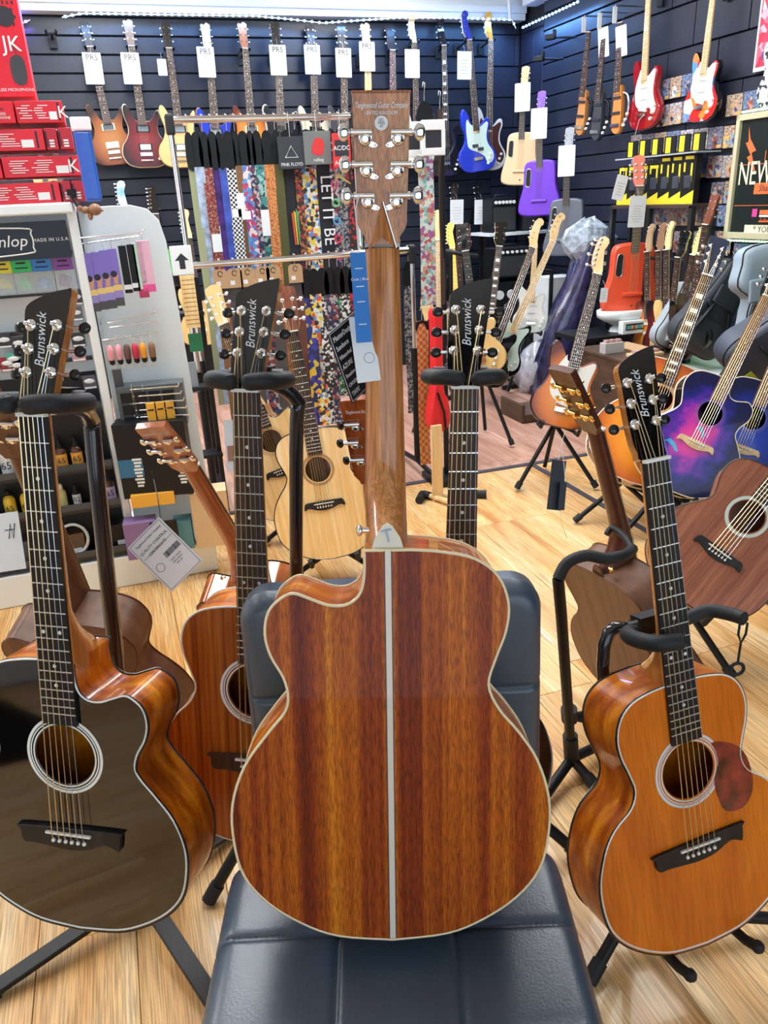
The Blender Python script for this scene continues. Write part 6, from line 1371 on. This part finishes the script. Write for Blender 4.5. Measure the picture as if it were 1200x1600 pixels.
P = rk(846, 575, 4.95); lump('plastic_bag', 'white translucent plastic bag slumped on the floor by the rack', 'bag', [(W3(P.x,5.0,z), r1, r1*.8) for z, r1 in ((.005,.14),(.08,.18),(.2,.17),(.3,.12),(.36,.05))], mat('milky_plastic', (.5,.52,.6), .25, coat=.6, var=.35, bscale=14, bump=.8), .16, 9)
# wooden cabinet and the things on it
cab = rthing('wooden_cabinet', 'dark brown wooden cabinet box behind the rightmost black headstock', 'cabinet', None, (2.83,3.87,0)); CW = wood('cabinet_brown', [(.05,.028,.018),(.09,.052,.032),(.12,.07,.045)], (8,8,30), .45, .1, .3)
q = MB(); q.box((0,0,.235), (.35,.53,.45)); q.build('carcass', CW, cab, bevel=.004)
q = MB(); q.box((0,-.266,.235), (.31,.006,.40)); q.build('front_panel', CW, cab, bevel=.002)
q = MB(); q.box((0,-.0,.463), (.37,.55,.018)); q.build('top_board', CW, cab, bevel=.003)
P = atz(826,650,0); st_box = rthing('low_wooden_tray', 'low dark wooden tray on the floor left of the cabinet', 'tray', None, (P.dot(UX), -P.dot(NX), 0)); q = MB(); q.box((0,0,.03), (.22,.3,.05)); q.box((-.12,0,.06), (.02,.3,.12)); q.build('tray', CW, st_box, bevel=.003)
for lb, x, y, sz, m_ in (('clear acrylic holder of small packs on the cabinet', -.1, .02, (.13,.06,.06), mat('acrylic', (.45,.45,.45), .1)), ('pale wooden tray on the cabinet', .0, -.16, (.20,.08,.018), MAPLE), ('flat tan board on the cabinet', .08, .06, (.14,.3,.01), KR)):
    r_ = rthing('cabinet_item', lb, 'tray', None, (2.83+x, 3.87+y, .472)); q = MB(); q.box((0,0,sz[2]/2), sz); q.build('base_piece', m_, r_, bevel=.002)
    q = MB(); 
    for k in range(3): q.box((sz[0]*(-.3+.3*k),0,sz[2]+.008), (sz[0]*.2,sz[1]*.5,.016))
    if 'acrylic' in lb or 'tray' in lb: q.build('small_pieces', mat('piece_pink', (.5,.3,.28), .4), r_, kind='stuff')
tb = rthing('black_side_table', 'low black table behind the wooden cabinet', 'table', None, (2.92,4.40,0)); TZ = .50
q = MB(); q.box((0,0,TZ-.015), (.34,.36,.03)); q.build('tabletop', BLKSAT, tb, bevel=.004)
for x in (-.15,.15):
    for y in (-.16,.16): q = MB(); q.box((x,y,(TZ-.03)/2), (.03,.03,TZ-.03)); q.build('leg', BLKSAT, tb)
tp, bt = rk(1003,234,4.36), rk(985,489,4.36); A = W3(bt.x,4.36,bt.z); B = W3(tp.x,4.36,tp.z)
RSH = mat('red_shell', (.78,.085,.03), .4, coat=.25)
carbon('travel_guitar', 'orange-red travel guitar with oval sound hole on the white bowl stand', None, None, None, None, 0, RSH, headm=mat('salmon_head', (.75,.22,.15), .35), M=frame(A, B, (NX*.9-UX*.25).normalized(), L=.93), det=1)
price_tag('large white price card on the orange-red travel guitar neck', RM @ (rk(998,306,4.28)), V((.03,0,1)), NX, .118, .18, '', 7)
price_tag('small white tag beside the lower edge of the orange-red guitar', RM @ (rk(945,450,4.352)), V((.06,0,1)), NX, .055, .09, '', 3)
price_tag('pale price card left of the salmon headstock', RM @ (rk(974,274,4.3)), V((.22,0,1)), NX, .08, .14, '', 5)
cz = rk(985,500,4.30); sw_ = rthing('display_bowl', 'white bowl-shaped display stand with a small coloured keyboard', 'stand', None, (cz.x, 4.36, TZ))
hz = bt.z-TZ
q = MB(); q.lathe([(.11,.0),(.10,.02),(.07,.04),(.08,hz*.35),(.15,hz*.62),(.20,hz*.9),(.205,hz+.03),(.195,hz+.035),(.185,hz-.01),(.05,hz-.016)], 32, sx=1, sy=.6); q.build('bowl', WHITE, sw_)
q = MB(); q.box((-.01,-.12,hz*.38), (.21,.05,hz*.76)); q.build('base_box', WHITE, sw_, bevel=.004)
q = MB(); q.box((-.01,-.147,hz*.42), (.165,.004,hz*.36)); scn = q.build('dark_screen', INK, sw_); q = MB()
for k in range(10): q.box((-.08+.0155*k,-.151,hz*.40), (.011,.004,hz*.2), k % 5)
q.build('colour_keys', [mat('key%d' % j, c, .4) for j, c in enumerate(((.1,.5,.3),(.1,.4,.7),(.7,.5,.1),(.6,.15,.1),(.5,.55,.6)))], sw_, kind='stuff')
# white bench, bags and cases
bn = rthing('white_bench', 'low white bench along the right wall carrying cases', 'bench', None, (3.22,3.2,0)); BZ = .42
q = MB(); q.box((0,0,BZ-.02), (.41,1.4,.04)); q.build('bench_top', WHITE, bn, bevel=.006); q = MB(); q.box((.0,0,(BZ-.04)/2), (.38,1.36,BZ-.04)); q.build('bench_body', WHITE, bn)
def case(name, label, cat, bt, tp, t, w_, m, th=.12, nk=.13, L=None, parts='soft', lean=.0, fr=None, tt=None):
    a, b = rk(*bt, t), rk(*tp, tt if tt is not None else t+lean); A, B = W3(a.x,a.y,a.z), W3(b.x,b.y,b.z); L = (B-A).length
    M = frame(A, B, fr or NX); r_ = thing(name, label, cat, None, M)
    out = spline([(0,0),(w_*.3,.004),(w_*.46,L*.07),(w_*.5,L*.2),(w_*.42,L*.34),(w_*.38,L*.45),(w_*.34,L*.56),(nk*.6,L*.68),(nk*.52,L*.85),(nk*.45,L*.97),(0,L),(-nk*.45,L*.97),(-nk*.52,L*.85),(-nk*.6,L*.68),(-w_*.34,L*.56),(-w_*.38,L*.45),(-w_*.42,L*.34),(-w_*.5,L*.2),(-w_*.46,L*.07),(-w_*.3,.004)], 3)
    f_ = lambda k, y: [(p.x*k, y, L*.45+(p.y-L*.45)*k) for p in out]
    q = MB(); q.loft([f_(.8,-th*.62),f_(.93,-th*.58),f_(.99,-th*.45),f_(1,-th*.3),f_(1,th*.2),f_(.96,th*.35)]); q.build('shell', m, r_)
    q = MB(); q.tube([(p.x*1.004,-th*.38,L*.45+(p.y-L*.45)*1.004) for p in out], .004, 5, closed=True); q.build('zip_edge', RUBBER, r_)
    if parts == 'soft':
        q = MB(); q.box((0,-th*.66,L*.22), (w_*.56,.03,L*.28)); q.box((0,-th*.64,L*.62), (nk*.9,.02,L*.2)); q.build('pocket', m, r_, bevel=.012)
        for s in (-1,1): q = MB(); q.tube(spline([(s*nk*.35,-th*.7,L*.5),(s*nk*.5,-th*.86,L*.38),(s*nk*.6,-th*.82,L*.2)], 4, False), .012, 6); q.build('shoulder_strap', BLKSAT, r_)
    else:
        q = MB(); q.box((w_*.30,-th*.05,.06), (.05,.03,.035)); q.build('latch', CHROME, r_, bevel=.004)
        q = MB(); q.box((w_*.18,-th*.62,.05), (.06,.006,.035)); q.build('yellow_sticker', mat('st_lime', (.7,.75,.05), .5), r_)
        q = MB(); q.tube([(-.05,-th*.62,L*.3),(-.045,-th*.78,L*.3),(.045,-th*.78,L*.3),(.05,-th*.62,L*.3)], .008, 6); q.build('handle', RUBBER, r_)
    return r_
case('gig_bag', 'black padded gig bag with pockets leaning on the white bench', 'bag', (1072,548), (1152,410), 3.45, .34, mat('gig_black', (.03,.036,.045), .6, bump=.4, bscale=300), .11, .17, tt=3.42)
case('gig_bag', 'light grey gig bag leaning left of the black one', 'bag', (1040,545), (1076,442), 3.75, .26, mat('gig_grey', (.32,.36,.4), .6), .09, .12, tt=3.78)
case('guitar_case', 'pale blue-grey guitar case standing behind the dark case', 'case', (1185,560), (1192,380), 3.16, .3, mat('case_pale', (.33,.42,.5), .55), .1, .3, parts='soft', tt=3.2)
case('guitar_case', 'dark slate hard case with chrome latch lying on the bench', 'case', (1135,578), (1290,440), 2.95, .28, mat('case_slate', (.05,.06,.09), .5), .16, .18, parts='hard', tt=2.78)
r_ = thing('travel_case', 'green-black hard case corner behind the mahogany guitar', 'case', None, RM @ T((rk(1195,725,1.95).x+.17, 1.95, 0))); q = MB(); q.box((0,0,.17), (.4,.2,.34)); q.build('case_shell', mat('case_green', (.02,.035,.03), .35), r_, bevel=.012); q = MB(); q.box((-.1,-.105,.28), (.05,.012,.04)); q.box((.1,-.105,.28), (.05,.012,.04)); q.build('latches', CHROME, r_, kind='stuff')
# red angular guitar head over the bench
hang('electric_guitar', 'bright red guitar with pointed headstock above the pale case', (1200,382), (1290,560), mat('bright_red', (.7,.03,.03), .2, coat=1), dict(shape='strat', face=mat('bright_red', (.7,.03,.03), .2, coat=1), neck=ORB, flip=1), plane=rw, front=(NX*.8-UX*.5).normalized(), off=.35, hang_=False)

# ================================================================== hang tags on the near guitars
NAVY = mat('tag_navy', (.01,.012,.02), .3); BLUET = mat('tag_blue', (.03,.2,.6), .35)
def card(name, label, corners, d, m, thick=.0012, cat='tag', depths=None):
    """a flat swing tag from its four picture corners, at true depths"""
    P = [dep(x, y, (depths or [d]*4)[i]) for i, (x, y) in enumerate(corners)]
    x = (P[1]-P[0]).normalized(); zt = (P[0]-P[3]).normalized(); y = zt.cross(x).normalized()*-1; y = -(x.cross(-zt)).normalized()
    y = x.cross(zt).normalized()*-1; z = x.cross(y)*1.0
    w_, h_ = (P[1]-P[0]).length, (P[0]-P[3]).length; C_ = (P[0]+P[1]+P[2]+P[3])/4
    zz = (P[0]+P[1]-P[2]-P[3]).normalized(); yy = -((P[1]-P[0]).cross(zz)).normalized(); 
    if (CAM-C_).dot(-yy) < 0: yy = -yy
    xx = yy.cross(zz); M = Matrix.Translation(C_) @ Matrix((xx, yy, zz)).transposed().to_4x4()
    r_ = thing(name, label, cat, None, M); q = MB(); q.box((0,0,0), (w_,thick,h_)); q.build('card', m, r_); return r_, w_, h_, M
def cord(parent, M, pts, r=.0006, m=None, nm='cord'):
    q = MB(); Mi = M.inverted(); q.tube([Mi @ p for p in pts], r, 4); q.build(nm, m or INK, parent)
r_, w_, h_, M = card('swing_tag', 'black diamond-hung tag listing finish names in white', [(512,522),(563,455),(610,600),(549,625)], .98, NAVY, depths=[.95,1.007,1.064,1.007])
q = MB()
for a in ((0,-.0009,h_/2-.002,w_-.003,.0006),(0,-.0009,-h_/2+.002,w_-.003,.0006)): q.box(a[:3], (a[3],.0004,a[4]))
for s in (-1,1): q.box((s*(w_/2-.002),-.0009,0), (.0006,.0004,h_-.003))
q.build('white_border', WINK, r_)
for k, (tx, sz) in enumerate((('MasterDesign',.0105),('Sundance',.0098),('Winterleaf',.0085),('AZURE',.0098),('Reunion',.0085),('CROSSROADS',.0072),('TIARE',.0095))): text(tx, sz*.95, T((-w_/2+.006,-.0009,h_*(.38-.13*k))), WINK, r_, align='LEFT', sx=.85)
cord(r_, M, [dep(563,460,.975), dep(560,380,.95), dep(556,325,.9), dep(562,303,.88)], m=PAPER)
r_, w_, h_, M = card('swing_tag', 'bright blue folded swing tag hanging beside the main neck', [(547,397),(571,393),(576,532),(562,537)], .93, BLUET)
q = MB()
for z in (.32,.12,-.05,-.3): q.box((0,-.0009,h_*z), (w_*.5,.0004,.001))
q.build('print', WINK, r_, kind='stuff'); text('Code | Blue', .0045, T((0,-.0009,h_*.2)), WINK, r_)
cord(r_, M, [dep(560,396,.93), dep(557,350,.9), dep(553,310,.88)], m=PAPER)
r_, w_, h_, M = card('swing_tag', 'white swing tag with a round stamp behind the blue one', [(547,500),(578,480),(580,600),(575,600)], .955, PAPER)
q = MB(); ring(q, (.004,-.012), .006, .0068, -.0009); q.box((0,-.0009,.02), (w_*.5,.0004,.001)); q.build('stamp', mat('stamp_grey', (.25,.3,.4), .5), r_)
# straw tassel at the middle left tuner
r_ = thing('straw_tassel', 'little straw-coloured tassel caught on the left tuners', 'tassel', None, Matrix.Translation(dep(548,287,.87))); q = MB()
for k in range(9): q.tube([V((0,0,0)), CR*(-.008-.001*k)+CU*(.004+.0012*k), CR*(-.018)+CU*(.012-.0022*k)], .0005, 3)
q.build('straw_threads', mat('straw', (.8,.55,.2), .6), r_, kind='stuff')
# certificate tag
r_, w_, h_, M = card('certificate_tag', 'white certificate tag with barcode hanging from the red-brown headstock', [(196,853),(251,811),(320,880),(265,921)], 1.42, PAPER)
q = MB()
for a in ((0,h_/2-.003,w_-.006,.0007),(0,-h_/2+.003,w_-.006,.0007),(0,h_*.33-.019,w_-.012,.0006)): q.box((a[0],-.0009,a[1]), (a[2],.0004,a[3]))
for s in (-1,1): q.box((s*(w_/2-.003),-.0009,0), (.0007,.0004,h_-.006))
rr = random.Random(2)
x = -.002
for k in range(22): bw_ = rr.choice((.0006,.0009,.0014)); q.box((x+bw_/2,-.0009,-.002), (bw_,.0004,.011)); x += bw_+rr.choice((.0005,.0009))
ring(q, (-w_*.28,-h_*.1), .0075, .0083, -.0009, n=24)
q.build('black_print', INK, r_, kind='stuff')
text('Tanglewood Guitar Company', .0062, T((0,-.0009,h_*.39)), INK, r_, shear=.3, sx=.85); text('QUALITY CONTROL', .0074, T((0,-.0009,h_*.26)), INK, r_); text('CERTIFICATE', .0074, T((0,-.0009,h_*.165)), INK, r_)
text('MODEL: TW4 CE', .0034, T((.012,-.0009,-h_*.14)), INK, r_); text('SERIAL: MH2111', .0034, T((.012,-.0009,-h_*.19)), INK, r_); text('QTY  SET', .0034, T((.012,-.0009,-h_*.24)), INK, r_)
cord(r_, M, [dep(251,814,1.42), dep(247,780,1.44), dep(240,748,1.5), dep(236,735,1.48)], .0011)
# folded card and white tag at the far left
r_, w_, h_, M = card('swing_tag', 'white tag with rounded corners behind the black fretboard at far left', [(-20,805),(28,803),(44,885),(-10,895)], 1.75, PAPER)
q = MB(); q.box((w_*.15,-.0009,h_*.2), (w_*.3,.0004,.002)); q.tube([(w_*.1,-.001,h_*.05),(w_*.2,-.001,h_*.3),(w_*.25,-.001,h_*.05),(w_*.35,-.001,h_*.3)], .0012, 4); q.build('print', INK, r_)
# dark tags on the gold-tuner guitar
for k, (cs, lb, d_) in enumerate(((((864,722),(884,712),(868,798),(862,800)), 'dark folded tag swinging below the gold tuners', 1.52), (((876,756),(885,752),(880,792),(874,800)), 'narrow dark tag beside the folded one below the gold tuners', 1.5))):
    r_, w_, h_, M = card('swing_tag', lb, cs, d_, NAVY); cord(r_, M, [dep(cs[0][0]+8, cs[0][1]+1, d_), dep(878,690,d_), dep(884,672,d_)], .0006, PAPER)
    cord(r_, M, [dep(876,800,d_), dep(878,820,d_), dep(886,842,d_)], .0005, mat('straw', (.8,.55,.2), .6), 'thread_end')
# beige card against the cedar guitar's left edge
r_, w_, h_, M = card('swing_tag', 'white booklet tag left of the cedar fretboard', [(349,658),(368,655),(372,735),(357,738)], 1.55, PAPER); q = MB(); q.box((0,-.0009,-h_*.15), (w_*.7,.0004,h_*.3)); q.build('picture_print', mat('print_tan', (.4,.2,.12), .5), r_)
# small stand parts seen at the lower right edge
for lb, M_ in ():
    pass

# ================================================================== square the room to the world axes (camera and everything alike)
TURN = Matrix.Rotation(-TH, 4, 'Z')
for o in list(SC.objects):
    if o.parent is None: o.matrix_world = TURN @ o.matrix_basis
